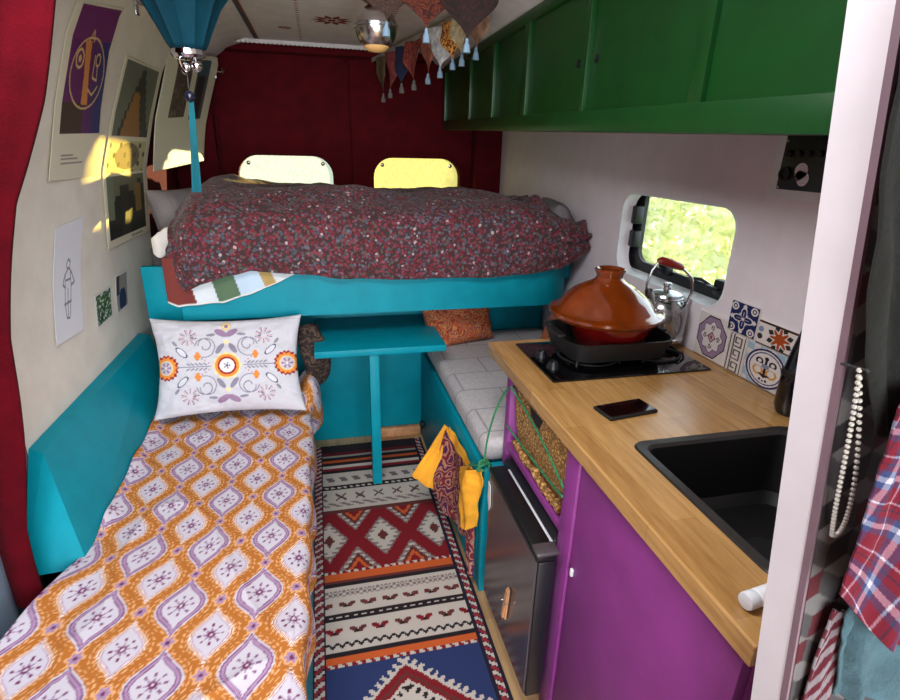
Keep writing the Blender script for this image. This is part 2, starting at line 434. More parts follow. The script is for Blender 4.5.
# ceiling: flat lining with a cove to the left, henna drawing and trims
mb = MB()
mb.box(-.42, .62, -1.7, REAR - .05, CEILZ, CEILZ + .03, 0)
mb.prism([(.62, -1.7, CEILZ), (.80, -1.7, 1.955), (1.2, -1.7, 1.955), (1.2, -1.7, CEILZ + .03), (.62, -1.7, CEILZ + .03)], (0, REAR - .02 + 1.7, 0))
ceil = struct('ceiling', 'off white ceiling lining with henna style drawings', mb, CEIL, smooth=0)
mb = MB()
zs = np.linspace(1.93, 2.041, 10); ys = np.array([2.0, REAR - .03])
Xc = np.array([[float(wx(z)) + .004 for z in zs]] * 2); mb.grid(Xc, np.repeat(ys[:, None], 10, 1), np.array([zs] * 2))
ob = spart('cove', mb, CEIL, ceil, 0); solidify(ob, .008)
mb = MB(); holed(mb, rrect(-.50, .40, .52, 1.20, .04), [rrect(-.45, .35, .56, 1.16, .03)], lambda u, v: (u, v, CEILZ - .02), (0, 0, .02))
struct('window_4', 'unseen white frame added around the overhead fill light', mb, WPLASTIC)  # out-of-view frame added to surround the overhead fill light
HENNA = mat('henna_red', (128, 40, 24), .9, var=.2)
# painted flower-and-leaf motif near the lamp and dotted marks
mb = MB()
for cx, cy, R in ((.10, 2.86, .10), (.30, 3.2, .05), (-.12, 3.1, .04)):
    for k in range(10):
        a = 2 * PI * k / 10; c = Vector((cx + R * .62 * math.cos(a), cy + R * .62 * math.sin(a), CEILZ - .0015))
        d = Vector((math.cos(a), math.sin(a), 0)) * R * .38; e = Vector((-math.sin(a), math.cos(a), 0)) * R * .17
        mb.add([c - d, c - d * .2 + e, c + d, c - d * .2 - e], [(0, 1, 2, 3)])
    n = 20; mb.add([(cx + R * .2 * math.cos(2 * PI * k / n), cy + R * .2 * math.sin(2 * PI * k / n), CEILZ - .0015) for k in range(n)], [tuple(range(n))])
for k in range(34):
    y = 2.0 + k * .042
    for x in (.36, -.05):
        mb.add([(x + .011, y, CEILZ - .0015), (x, y + .008, CEILZ - .0015), (x - .011, y, CEILZ - .0015), (x, y - .008, CEILZ - .0015)], [(0, 1, 2, 3)])
spart('henna_drawing', mb, HENNA, ceil, 0)
TRIMB = mat('blue_trim', (52, 84, 110), .6); TRIMR = mat('rust_trim', (140, 64, 50), .7)
mb = MB(); mb.box(-.295, -.283, 1.6, 3.42, CEILZ - .008, CEILZ, .002); t1 = struct('trim_1', 'blue and rust ceiling trim strip running towards the rear doors', mb, TRIMB)
mb = MB(); mb.box(-.282, -.272, 1.6, 3.42, CEILZ - .007, CEILZ, .002); spart('rust_stripe', mb, TRIMR, t1)
mb = MB(); mb.box(-.46, .44, 3.47, 3.5, CEILZ - .016, CEILZ, .003)
for k in range(38): mb.lathe([(.0001, 0), (.011, .001), (.011, .006)], (-.45 + k * .0235, 3.468, CEILZ - .013), 8, (0, -1, 0))
struct('trim_2', 'scalloped white ceiling trim above the rear doors', mb, CEIL)

# rear wall and the two doors
def doorpanel(x0, x1, w0, w1):
    mb = MB()
    holed(mb, rrect(x0, x1, .02, 1.985, .05), [rrect(w0, w1, 1.10, 1.44, .12)], lambda u, v: (u, REAR, v), (0, .07, 0))
    return mb
def rim(x0, x1):
    mb = MB()
    o = rrect(x0 - .04, x1 + .04, 1.06, 1.48, .15, 8); i = rrect(x0, x1, 1.10, 1.44, .12, 8); n = len(o)
    vs = [(u, REAR - .001, v) for u, v in o] + [(u, REAR - .012, v) for u, v in rrect(x0 - .014, x1 + .014, 1.086, 1.454, .13, 8)] + [(u, REAR + .05, v) for u, v in i]
    fs = []
    for a in (0, n):
        for k in range(n): fs.append((a + k, a + (k + 1) % n, a + n + (k + 1) % n, a + n + k))
    return mb.add(vs, fs)
for k, (x0, x1, w0, w1, fm, lab) in enumerate(((-.55, .20, -.474, .09, FILM_W, 'left'), (.214, .985, .345, .914, FILM_Y, 'right'))):
    d = struct('door_%d' % (k + 1), '%s dark red rear door with a rounded window above the bed' % lab, doorpanel(x0, x1, w0, w1), RED)
    spart('window_surround', rim(w0, w1), RED, d)
    w = struct('window_%d' % (k + 1), '%s rear window covered with glowing %s film' % (lab, 'pale' if k == 0 else 'yellow'), MB().box(w0 - .004, w1 + .004, REAR + .045, REAR + .049, 1.095, 1.457, 0), fm)
    for sx in (w0 + .06, w1 - .06):
        spart('screw', MB().lathe([(.012, 0), (.012, .004), (.004, .007)], (sx, REAR + .044, 1.395), 14, (0, -1, 0)), DULLMETAL, w)
mb = MB(); mb.box(-.86, 1.24, REAR + .012, REAR + .05, 1.985, 2.1, 0); mb.box(-.86, -.56, REAR + .02, REAR + .05, 0, 2.0, 0); mb.box(.995, 1.24, REAR + .02, REAR + .05, 0, 2.0, 0)
mb.box(-.56, .995, REAR + .068, REAR + .075, .0, 1.08, 0); mb.box(-.56, .995, REAR + .068, REAR + .075, 1.7, 2.0, 0); mb.box(.20, .214, REAR + .03, REAR + .07, 0, 2.0, 0); mb.box(-.56, -.55, REAR + .03, REAR + .07, 0, 2, 0); mb.box(.985, .995, REAR + .03, REAR + .07, 0, 2, 0)
mb.box(-.50, .98, REAR - .06, REAR + .02, 1.99, 2.04, .02); mb.box(.99, 1.165, REAR - .1, REAR, 0, 2.0, .01); mb.box(-.80, -.57, REAR - .08, REAR, 0, 2.0, .01)
struct('wall_rear', 'dark red carpeted frame around the rear doors', mb, RED)

# right wall with the window opening
mb = MB(); holed(mb, [(-1.7, -.04), (REAR, -.04), (REAR, 2.06), (-1.7, 2.06)], [rrect(1.325, 1.955, 1.055, 1.36, .07)], lambda u, v: (RW, u, v), (.055, 0, 0))
struct('wall_right', 'smooth cool white lining of the right side', mb, WHITE_R, smooth=20)
w3 = struct('window_3', 'rounded side window above the worktop with foliage outside', MB().box(1.252, 1.255, 1.30, 2.02, 1.05, 1.42, 0), PANE)
def ring(x0, x1, oy0, oy1, oz0, oz1, iy0, iy1, iz0, iz1, ro, ri):
    mb = MB(); holed(mb, rrect(oy0, oy1, oz0, oz1, ro), [rrect(iy0, iy1, iz0, iz1, ri)], lambda u, v: (x0, u, v), (x1 - x0, 0, 0)); return mb
mb = MB(); L = [[(RW + .001, u, v) for u, v in rrect(1.322, 1.958, 1.052, 1.363, .072)], [(RW - .0015, u, v) for u, v in rrect(1.323, 1.957, 1.053, 1.362, .072)], [(RW - .0015, u, v) for u, v in rrect(1.329, 1.951, 1.058, 1.357, .067)], [(1.236, u, v) for u, v in rrect(1.300, 2.00, 1.062, 1.40, .07)]]
n = len(L[0]); mb.add(sum(L, []), [(a * n + k, a * n + (k + 1) % n, (a + 1) * n + (k + 1) % n, (a + 1) * n + k) for a in range(3) for k in range(n)])
spart('outer_frame', mb, WPLASTIC, w3)
fr = spart('inner_frame', ring(1.236, 1.252, 1.28, 2.03, 1.045, 1.43, 1.345, 1.915, 1.100, 1.385, .07, .05), BLACKP, w3)
mb = MB()
mb.box(1.205, 1.238, 1.91, 1.95, 1.15, 1.215, .006); mb.box(1.20, 1.238, 1.913, 1.943, 1.24, 1.31, .006)
spart('stay', mb, BLACKP, w3)
for yy in (1.70, 1.40):
    m1 = MB().box(1.205, 1.238, yy - .025, yy + .025, 1.085, 1.135, .006); h = spart('catch', m1, BLACKP, w3)
    spart('catch_lever', MB().box(1.192, 1.207, yy - .01, yy + .045, 1.100, 1.112, .004), BLACKP, h)
spart('friction_hinge', MB().tube([(1.212, 1.42, 1.104), (1.220, 1.50, 1.115), (1.232, 1.58, 1.100)], .006), BLACKP, w3)

# partition board at the near end of the worktop, patterned paper on its near side
mb = MB()
e0 = [(.493, .392, .0), (.49, .368, .86), (.443, .436, 1.64), (.428, .46, 2.04)]
e1 = [(.493, .352, .0), (.49, .329, .86), (.443, .392, 1.64), (.428, .415, 2.04)]
P = []
for (a, b) in zip(e0, e1): P += [a, b, (1.2, b[1], b[2]), (1.2, a[1], a[2])]
fs = [(0, 1, 2, 3), (15, 14, 13, 12)]
for k in range(3):
    for j in range(4): fs.append((k * 4 + j, k * 4 + (j + 1) % 4, k * 4 + 4 + (j + 1) % 4, k * 4 + 4 + j))
mb.add(P, fs)
wf = struct('wall_front', 'white painted partition board at the near end of the worktop', mb, PANEL_W, smooth=20)
# papered skin (cube pattern) and its mauve edge
nu, nv = 170, 620
U, V = np.meshgrid(np.linspace(0, 1, nu), np.linspace(0, 1, nv))
Zp = .70 + 1.33 * V
Xl = np.interp(Zp, [0, .86, 1.64, 2.04], [.493, .49, .443, .428]) + .002; Yl = np.interp(Zp, [0, .86, 1.64, 2.04], [.352, .329, .392, .415]) - .009
Xp = Xl + (.80 - Xl) * U
def cubes(x, z, s=.030):
    q = (math.sqrt(3) / 3 * x - z / 3) / s; rr = (2 / 3 * z) / s; y = -q - rr
    rq, rz, ry = np.round(q), np.round(rr), np.round(y); dq, dz, dy = np.abs(rq - q), np.abs(rz - rr), np.abs(ry - y)
    a = (dq > dz) & (dq > dy); b = ~a & (dz > dy)
    rq = np.where(a, -rz - ry, rq); rz = np.where(b, -rq - ry, rz)
    lx = x - s * math.sqrt(3) * (rq + rz / 2); lz = z - s * 1.5 * rz
    an = np.degrees(np.arctan2(lz, lx)) % 360
    c = np.where(((an > 150) & (an < 270))[..., None], np.array((62, 58, 60.)), np.array((36, 31, 33.)))
    c = np.where(((an >= 30) & (an <= 150))[..., None], np.array((98, 94, 94.)), c)
    k = hash2(rq, rz, 2)
    return np.where(((k > .62) & ((an >= 270) | (an < 30)))[..., None], np.array((74, 22, 30.)), c)
mb = MB(); mb.grid(Xp, Yl, Zp)
me = mkmesh('cube_pattern_paper', mb, cmat('cube_wallpaper', .8, .0), (0, 0, 0), 30, lin(cubes(Xp, Zp)))
ob = bpy.data.objects.new('cube_pattern_paper', me); COL.objects.link(ob); ob.parent = wf
mb = MB()
for (a, b) in zip(e1[:-1], e1[1:]):
    mb.prism([(a[0] - .001, a[1] - .008, a[2]), (a[0] - .001, a[1], a[2]), (a[0] + .004, a[1], a[2]), (a[0] + .004, a[1] - .008, a[2])],
             (b[0] - a[0], b[1] - a[1], b[2] - a[2]))
spart('edge_strip', mb, MAUVE, wf)

struct('baseboard_rear', 'plain wooden strip at the floor below the teal back panel', MB().box(.22, .47, 2.585, 2.615, 0, .055, .003), WOODP)

# ------------------------------------------------------------------ raised bed
bed = Thing('platform_bed', 'raised teal painted platform bed across the back of the van', 'bed', (.2, 2.9, 0))
def bedboard():
    mb = MB(); pts = []
    # plan outline of the front board, rounded back at its right end
    for x in np.linspace(-.56, .95, 4): pts.append((x, 2.22))
    for a in np.linspace(-90, -8, 10): pts.append((.95 + .2 * math.cos(math.radians(a)), 2.42 + .2 * math.sin(math.radians(a))))
    inner = [(1.12, 2.41)] + [(.95 + .17 * math.cos(math.radians(a)), 2.42 + .17 * math.sin(math.radians(a))) for a in np.linspace(-10, -90, 9)] + [(-.56, 2.25)]
    P = [(x, y, .832) for x, y in pts + inner]
    return mb.prism(P, (0, 0, .205))
bed.part('front_board', bedboard(), TEAL)
bed.part('side_board', MB().box(-.695, -.561, 2.255, 2.285, .82, 1.045, .003), TEAL)
bed.part('slat_base', MB().box(-.70, 1.13, 2.29, 3.48, .94, 1.02, .004), TEAL)
bed.part('back_panel', MB().box(-.74, 1.155, 2.62, 2.645, .0, .94, .003), TEAL)
mm = Thing('mattress', 'grey mattress on the raised bed platform below the floral duvet', 'mattress', (.2, 2.95, 1.02))
mm.part('mattress_cover', MB().box(-.665, 1.14, 2.285, 3.46, 1.0205, 1.125, .03, 4), GREYM)
mm.part('sheet', MB().box(-.655, 1.13, 2.30, 3.45, 1.126, 1.15, .012, 3), OFFWHITE, label='white sheet')

# duvet
nu, nv = 260, 150
xs = np.linspace(-.575, 1.15, nu)
prof_s = np.array([0, .10, .20, .29, .36, .46, .62, .85, 1.2, 1.5]); prof_y = np.array([2.185, 2.165, 2.165, 2.185, 2.235, 2.33, 2.50, 2.77, 3.15, 3.46])
prof_z = np.array([0., .10, .19, .262, .305, .335, .355, .352, .338, .32])    # heights above .965
s = np.linspace(0, 1.5, nv) ** 1.0
Py = np.interp(s, prof_s, prof_y); Pz = np.interp(s, prof_s, prof_z)
k_ = np.ones(9) / 9
Py = np.convolve(np.pad(Py, 4, 'edge'), k_, 'valid'); Pz = np.convolve(np.pad(Pz, 4, 'edge'), k_, 'valid')
XX, SS = np.meshgrid(xs, s); YY = np.repeat(Py[:, None], nu, 1); ZZ = np.repeat(Pz[:, None], nu, 1)
hem = np.interp(xs, [-.575, -.545, -.52, -.47, -.38, -.28, -.13, .1, .4, .61, .85, 1.03, 1.10, 1.15], [1.04, .985, .952, .982, 1.01, 1.03, 1.014, .982, .975, .974, .982, 1.004, 1.04, 1.09])
hz = np.repeat(hem[None, :], nv, 0); top = 1.315 + 0 * hz
fz = ZZ / .352
ZW = hz + (top - hz) * fz
endl = 1 - sstep(-.575, -.44, XX); endr = sstep(.80, 1.12, XX)
ZW -= (.085 * endl ** 2 + .095 * endr) * sstep(.1, .9, fz)
YY += .05 * endl ** 2 * (1 - sstep(.3, 1.2, SS)) + .02 * endr * 0
big = fbm(XX * 2.6 + 1, SS * 3 + 2, 5) - .5
rid = 1 - np.abs(2 * fbm(XX * 4 + SS * 1.5, SS * 5 - XX, 9) - 1)
wr = (rid - .7)
amp = .022 + .12 * endr
ZW += sstep(.12, .5, SS) * (big * .085 + wr * amp * 1.25)
YY -= (1 - sstep(.15, .5, SS)) * (big * .05 + wr * (.02 + .05 * endr)) + .012 * np.sin(XX * 23 + 2 * np.sin(XX * 7)) * (1 - sstep(0, .35, SS)) * .6
ZW += (.018 * np.exp(-((YY - 2.40 - .05 * np.sin(XX * 3)) / .07) ** 2) - .034 * np.exp(-((YY - 2.62 - .07 * np.sin(XX * 2.3 + 1)) / .10) ** 2) - .022 * sstep(2.75, 3.3, YY)) * sstep(-.45, -.2, XX) * (1 - sstep(.75, 1.0, XX))
ZW -= .022 * sstep(0, .4, XX) * sstep(.4, .8, SS)
ZW += .035 * np.exp(-((XX + .40) / .14) ** 2) * sstep(.3, .6, SS) * (1 - sstep(.9, 1.3, SS))
ZW += .055 * np.exp(-((XX - .93) / .045) ** 2 - ((SS - .45) / .16) ** 2) + .03 * np.exp(-((XX - 1.06) / .05) ** 2 - ((SS - .42) / .12) ** 2)
YY = np.minimum(YY, 3.5); XX = XX + .012 * (nz(SS * 9, XX * 5, 3) - .5) * 2 * (endl + endr)
XX = np.minimum(XX, 1.158)
mb = MB(); mb.grid(XX, YY, ZW)
duv = single('duvet', 'rumpled dark floral duvet spread over the raised bed', 'duvet', mb, FLORAL, base=(.26, 2.9, 1.17), smooth=180, solid=.014)

# patchwork sheet hanging below it
nu, nv = 120, 40
U, V = np.meshgrid(np.linspace(0, 1, nu), np.linspace(0, 1, nv))
X = -.60 + U * .50
low = np.interp(X, [-.61, -.565, -.50, -.40, -.30, -.22, -.15, -.10], [.92, .895, .90, .905, .935, .965, .998, 1.02])
Z = low + (1.09 - low) * V
Y = 2.207 - .006 * np.sin(X * 60) * (1 - V) - .012 * np.exp(-((X + .565) / .03) ** 2)
pc = np.array([(120, 54, 48), (214, 218, 224), (88, 112, 86), (190, 208, 226), (176, 148, 92), (206, 210, 214)], float)
edges = np.array([-.515, -.435, -.35, -.255, -.21])
C = pc[np.searchsorted(edges, X + .04 * (V - .5))]
C[V < .045] = (225, 222, 216)
mb = MB(); mb.grid(X, Y, Z)
single('patchwork_quilt', 'patchwork striped quilt edge showing below the floral duvet at the left', 'quilt', mb, cmat('patchwork', .9, .2), base=(-.4, 2.207, .9), smooth=180, colors=lin(C), solid=.004)
mb = MB(); make_pillow(mb, (-.575, 2.52, 1.20), .26, .25, .13, (.55, .80, .0), (-.25, .12, 1), (.8, -.55, .25), seed=2)
single('pillow', 'grey pillow propped against the left wall at the bed end', 'pillow', mb, GREYC, smooth=180)
mb = MB(); make_pillow(mb, (1.075, 2.36, 1.185), .30, .22, .12, (.15, .98, .03), (-.35, .1, 1), (.9, -.15, .35), seed=8)
single('pillow', 'grey pillow behind the duvet at the right end of the bed', 'pillow', mb, GREYC, smooth=180)
mb = MB()
U, V = np.meshgrid(np.linspace(0, 1, 40), np.linspace(0, 1, 30))
X = -.64 + .11 * U; Y = 2.27 + .22 * V; Z = 1.152 + .05 * np.sin(PI * U) * (.4 + .6 * fbm(U * 4, V * 4, 3)) * (1 - .4 * V)
mb.grid(X, Y, Z); mb.grid(X, 2.27 - .006 + 0 * Y - .01 * np.sin(U * 9), 1.152 - .055 * V * (1 + .3 * np.sin(U * 7)) + .05 * np.sin(PI * U) * (1 - V) * (.4 + .6 * fbm(U * 4, 0 * V, 3)))
single('folded_sheet', 'crumpled white sheet at the left corner of the bed', 'sheet', mb, OFFWHITE, smooth=180, solid=.004)

# ------------------------------------------------------------------ left bench
lb = Thing('bench', 'long teal bench along the left side under the orange bedspread', 'bench', (-.45, 1.4, 0))
lb.part('seat_box', MB().prism([(-.105, .45, 0), (-.105, 2.44, 0), (-.675, 2.44, 0), (-.66, 1.40, 0), (-.73, 1.06, 0), (-.745, .45, 0)], (0, 0, .44), .004), TEAL)
mb = MB()
mb.add([(-.655, 1.30, .4415), (-.762, 1.444, .715), (-.798, 1.455, .725), (-.798, 1.29, .4415), (-.68, 2.42, .4415), (-.755, 2.42, .715), (-.798, 2.42, .725), (-.798, 2.42, .4415)],
       [(3, 2, 1, 0), (4, 5, 6, 7), (0, 1, 5, 4), (1, 2, 6, 5), (2, 3, 7, 6), (3, 0, 4, 7)])
lb.part('backrest', mb, TEAL)

# orange bedspread
def ogee(u, v):
    au, av = .190, .205
    field = np.array((182, 109, 42.)); white = np.array((208, 201, 212.)); pur = np.array((134, 92, 128.)); lilac = np.array((176, 142, 178.)); dark = np.array((116, 48, 92.)); pale = np.array((228, 170, 116.))
    C = np.broadcast_to(field, u.shape + (3,)).copy()
    def put(m, c): C[m] = c
    def local(ou, ov):
        a = (u / au + ou); b = (v / av + ov); a = (a - np.round(a)) * au; b = (b - np.round(b)) * av; return a, b
    for ou, ov, hw, hh, bigm in ((0, 0, .062, .099, True), (.5, .5, .051, .086, False)):
        a, b = local(ou, ov); ang = np.arctan2(b, a); r = np.hypot(a, b)
        def og(k, k2=None):
            t_ = np.clip(np.abs(b) / (hh * (k2 or k)), 0, 1)
            return np.abs(a) < hw * k * (.9 * (.5 + .5 * np.cos(PI * t_)) + .1 * np.cos(PI / 2 * t_)) - .0004
        lace = og(1.36, 1.16) & (np.sin(ang * 26 + np.sin(r * 300) * 2) + np.sin(r * 620) > .55); put(lace, pale)
        if bigm:
            put(og(1.0), white); put(og(.93), pur); put(og(.86), lilac); put(og(.77), pur); put(og(.72), white)
        else:
            put(og(1.0), np.array((238, 222, 214.))); put(og(.95), field); put(og(.90), np.array((238, 222, 214.))); put(og(.84), lilac); put(og(.79), white)
        e = np.where(og(.6), -.01, .01)
        pet = r < (.013 + .005 * np.cos(ang * 8)); put(pet, lilac * .9); put(r < .009, dark); put(r < .004, white)
        ray_ = (r > .021) & (r < .031) & (np.cos(ang * 8) > .6) & (e < -.004); put(ray_, pur if bigm else dark)
    for ou, ov in ((.5, 0), (0, .5)):
        a, b = local(ou, ov); r = np.hypot(a, b); ang = np.arctan2(b, a)
        put(r < .019 + .004 * np.cos(ang * 6), pale); put(r < .013 + .003 * np.cos(ang * 6), lilac * .95); put(r < .005, dark)
    return C
dv = .0032
tl = np.arange(.52, 2.33, dv); sl = np.arange(0, .84, dv)    # along the bench; across from the wall side then over the front edge
S, T = np.meshgrid(sl, tl)
# left boundary: against the backrest, flaring left where the backrest stops
xl = np.interp(T, [.5, .9, 1.06, 1.15, 1.27, 1.36, 2.4], [-.76, -.752, -.742, -.725, -.69, -.662, -.690])
top_w = -.098 - xl
W = np.clip(S / .70, 0, None)
X = np.where(S < .70, xl + top_w * S / .70, -.098)
rad = .03
Z = np.full_like(X, .462)
over = np.clip(S - .68, 0, None)
ang_ = np.clip(over / rad, 0, PI / 2)
X = np.where(over > 0, (xl + top_w * .68 / .70) + rad * np.sin(ang_) * .9, X)
Z = np.where(over > 0, .462 - rad * (1 - np.cos(ang_)) - np.clip(over - rad * PI / 2, 0, None), Z)
fold = fbm(X * 5 + 2, T * 3, 4) - .5
ridge = 1 - np.abs(2 * nz(S * 4 + T * 2.2, T * 2.6 - S * 1.5, 12) - 1)
Z += (fold * .012 + (ridge ** 8) * .007) * (over <= 0)
X += np.where(over > 0, .012 * np.sin(T * 21 + np.sin(T * 5) * 2) * np.clip(over / .1, 0, 1), 0)
Z += .012 * (1 - sstep(0, .12, S)) * (1 - sstep(1.18, 1.34, T)) * sstep(.9, 1.2, T)     # bunched up past the end of the backrest
Z += .025 * (1 - sstep(0, .05, S)) * sstep(1.36, 1.5, T) * (.4 + nz(T * 9, S * 3, 2))
Z += .085 * sstep(.60, .67, S) * sstep(2.06, 2.2, T) * (1 - sstep(.0, .08, over))      # gathered at the far front corner
X += .03 * sstep(.60, .67, S) * sstep(2.06, 2.2, T)
Z += .03 * sstep(1.9, 2.05, T) * (1 - sstep(.6, .7, S)) * 0
mb = MB(); mb.grid(X, T, Z)
pu = S * (0.98) - .03 + .02 * np.sin(T * 2); pv = T + .04 * (nz(S * 3, T * 2, 6) - .5)
# the print skips where the cloth is pinched into a tuck
single('bedspread', 'orange bedspread with white and purple ogee medallions on the left bench', 'bedspread', mb, cmat('ogee_print', .85, .15, 500), base=(-.4, 1.4, .40), smooth=180, colors=lin(ogee(pu + .012, pv - .06)), solid=.003)

# embroidered cushion
def embroid(u, v):
    C = np.broadcast_to(np.array((200, 197, 204.)), u.shape + (3,)).copy()
    au = np.abs(u); av = np.abs(v)
    red = np.array((150, 42, 40.)); org = np.array((232, 140, 60.)); yel = np.array((240, 214, 140.)); gry = np.array((138, 132, 148.)); nav = np.array((74, 78, 104.)); pink = np.array((206, 160, 168.)); lilac = np.array((150, 120, 150.))
    def put(m, c): C[m] = c
    def ell(cx, cy, a, b, th, U=au, V=v):
        c_, s_ = math.cos(th), math.sin(th); x = (U - cx) * c_ + (V - cy) * s_; y = -(U - cx) * s_ + (V - cy) * c_
        return (x / a) ** 2 + (y / b) ** 2
    r = np.hypot(u, v); a = np.arctan2(v, u)
    put(r < .046 + .003 * np.cos(a * 12), yel); put(r < .041, org); put(r < .032, red); put(r < .025, np.array((230, 226, 230.))); put((r < .012) & (np.cos(a * 5) > 0), gry); put(r < .004, nav)
    r2 = np.hypot(au - .205, v); a2 = np.arctan2(v, au - .205)
    put(r2 < .044 + .003 * np.cos(a2 * 18), red); put(r2 < .037 + .003 * np.cos(a2 * 14), org); put(r2 < .027, yel * .96); put(r2 < .024, np.array((200, 190, 200.))); put((r2 < .020) & (np.cos(a2 * 6) > .2), lilac); put(r2 < .005, np.array((225, 220, 220.)))
    # stem from the side flower to the middle with small leaves
    put((au > .055) & (au < .165) & (av < .0018), gry)
    for q in range(5):
        put(ell(.13 - q * .014, .009, .008, .0028, .6, au, av) < 1, gry)
    for q in range(4): put(np.hypot(au - (.062 + q * .011), av - (.012 + q * .008)) < .0032, pink * .9)
    # spirals
    for sg in (1,):
        dx, dy = au - .073, av - .073; rr = np.hypot(dx, dy); aa = np.arctan2(dy, -dx)
        sp = np.abs(((rr - .007 - .0040 * (aa + PI)) + .0) ) < .0022
        sp2 = np.abs(rr - .0335 + .004 * (aa)) < .0018
        put(sp | (sp2 & (rr > .02) & (rr < .042)), gry)
    for cx, cy, aL, b, th in ((.022, .062, .022, .009, 2.2), (.018, .118, .024, .011, .5), (.052, .112, .016, .005, -.1), (.172, .085, .012, .005, .9), (.115, .105, .012, .005, 1.2)):
        put(ell(cx, cy, aL, b, th, au, av) < 1, gry if cy < .1 or cx > .03 else lilac)
    for cx, cy, aL, b, th in ((.150, .052, .026, .011, .75),):
        e = ell(cx, cy, aL, b, th, au, av); put(e < 1, nav); put(e < .62, np.array((216, 214, 222.)))
    r3 = np.hypot(au - .128, av - .105); a3 = np.arctan2(av - .105, au - .128)
    put((r3 < .03) & (r3 > .006) & (np.cos(a3 * 9) > .75), pink); put((r3 < .03) & (r3 > .012) & (np.cos(a3 * 9 + 2) > .88), nav)
    for cx, cy in ((.103, .037), (.093, .037), (.098, .046), (.098, .028)): put(np.hypot(au - cx, av - cy) < .0065, org * .95)
    r4 = np.hypot(u, v - .142); put(r4 < .017, np.array((206, 186, 150.))); put(r4 < .012, yel); put(r4 < .007, lilac)
    put((np.hypot(u, av - .085) < .007), yel)
    put(np.abs(v - .166) < .0011, np.array((170, 165, 170.)))
    return C
cu = Thing('cushion', 'white cushion embroidered with grey and orange flowers on the left bench', 'cushion', (-.385, 2.085, .47))
ey = Vector((0, .16, .37)).normalized(); en = Vector((0, -.37, .16)).normalized(); 
A, B, u, v, o = pillow_grid((-.385, 2.085, .680), .565, .393, .13, (1, 0, -.015), ey, en, 260, 190, sag=.10, seed=5, wr=.012)
front = MB(); front.grid(*o[0]); back = MB(); back.grid(*[o[1][i][:, ::-1] for i in range(3)])
cu.part('embroidered_front', front, cmat('embroidered_cotton', .9, .12, 400), smooth=180, colors=lin(embroid(u / 1.07, v / 1.07)))
cu.part('back_cover', back, OFFWHITE, smooth=180)
# dark throw bunched between cushion and table
mb = MB(); th_ = np.linspace(0, 2 * PI, 40); hh = np.linspace(0, 1, 40); TH, HH = np.meshgrid(th_, hh)
R = (.052 + .014 * np.sin(TH * 3 + HH * 5) + .01 * (fbm(TH * 1.5, HH * 5, 3) - .5)) * np.sqrt(np.clip(1 - (2 * HH - 1) ** 6, .0, 1))
mb.grid(-.072 + R * np.cos(TH) + .01 * np.sin(HH * 4), 2.30 + R * np.sin(TH), .47 + .30 * HH)
single('throw', 'dark brown patterned throw bunched up behind the embroidered cushion', 'throw', mb, BROWNP, smooth=180)

# ------------------------------------------------------------------ table
tb = Thing('table', 'small teal fixed table on one square leg', 'table', (.2, 2.35, 0))
tb.part('tabletop', MB().box(-.062, .50, 2.12, 2.58, .672, .702, .004), TEAL)
tb.part('leg', MB().box(.165, .207, 2.135, 2.177, .0165, .672, .003), TEAL)

# ------------------------------------------------------------------ right bench
rb = Thing('bench', 'teal storage bench on the right with a pale grey cushion', 'bench', (.8, 2.0, 0))
rb.part('front_panel', MB().box(.475, .50, 1.475, 2.60, 0, .50, .003), TEAL)
rb.part('end_panel', MB().box(.475, .93, 1.425, 1.47, 0, .515, .003), TEAL)
rb.part('lid', MB().box(.50, 1.15, 1.475, 2.60, .47, .50, .003), TEAL)
rb.part('knob', MB().lathe([(.012, 0), (.022, .006), (.022, .016), (.012, .022)], (.474, 2.5, .11), 20, (-1, 0, 0)), BLACKP, label='round black knob')
mb = MB()
nu, nv = 90, 160; U, V = np.meshgrid(np.linspace(0, 1, nu), np.linspace(0, 1, nv))
def softbox(x0, x1, y0, y1, z0, z1, r=.035, seed=1, amp=.006):
    """cushion block with soft rounded edges and slight dents"""
    bm = bmesh.new(); bmesh.ops.create_cube(bm, size=1)
    for v in bm.verts: v.co = Vector(((x0 + x1) / 2 + v.co.x * (x1 - x0), (y0 + y1) / 2 + v.co.y * (y1 - y0), (z0 + z1) / 2 + v.co.z * (z1 - z0)))
    bmesh.ops.bevel(bm, geom=bm.edges[:], offset=r, segments=4, profile=.5, affect='EDGES')
    bmesh.ops.subdivide_edges(bm, edges=bm.edges[:], cuts=6, use_grid_fill=True)
    for v in bm.verts:
        n = float(fbm(v.co.x * 5, v.co.y * 4, seed) - .5) * 2
        if v.co.z > (z0 + z1) / 2: v.co.z += n * amp
        else: v.co.x += n * amp * .4
    return MB().bmadd(bm)
single('seat_cushion', 'long pale grey quilted cushion on the right bench', 'cushion', softbox(.484, 1.15, 1.475, 2.61, .502, .595, .03), QUILTED, smooth=60)
mb = MB(); make_pillow(mb, (.63, 2.44, .70), .36, .23, .13, (1, .15, .10), (-.1, .25, 1), (.1, -1, .25), seed=3, wr=.008)
single('pillow', 'orange paisley pillow on the right bench beside the table', 'pillow', mb, PAISLEY, smooth=180)
mb = MB(); make_pillow(mb, (1.0, 2.05, .775), .34, .36, .13, (.45, .8, 0), (.35, -.1, 1), (.85, -.5, -.3), seed=4, wr=.006)
single('pillow', 'orange paisley pillow standing behind the end of the worktop', 'pillow', mb, PAISLEY, smooth=180)

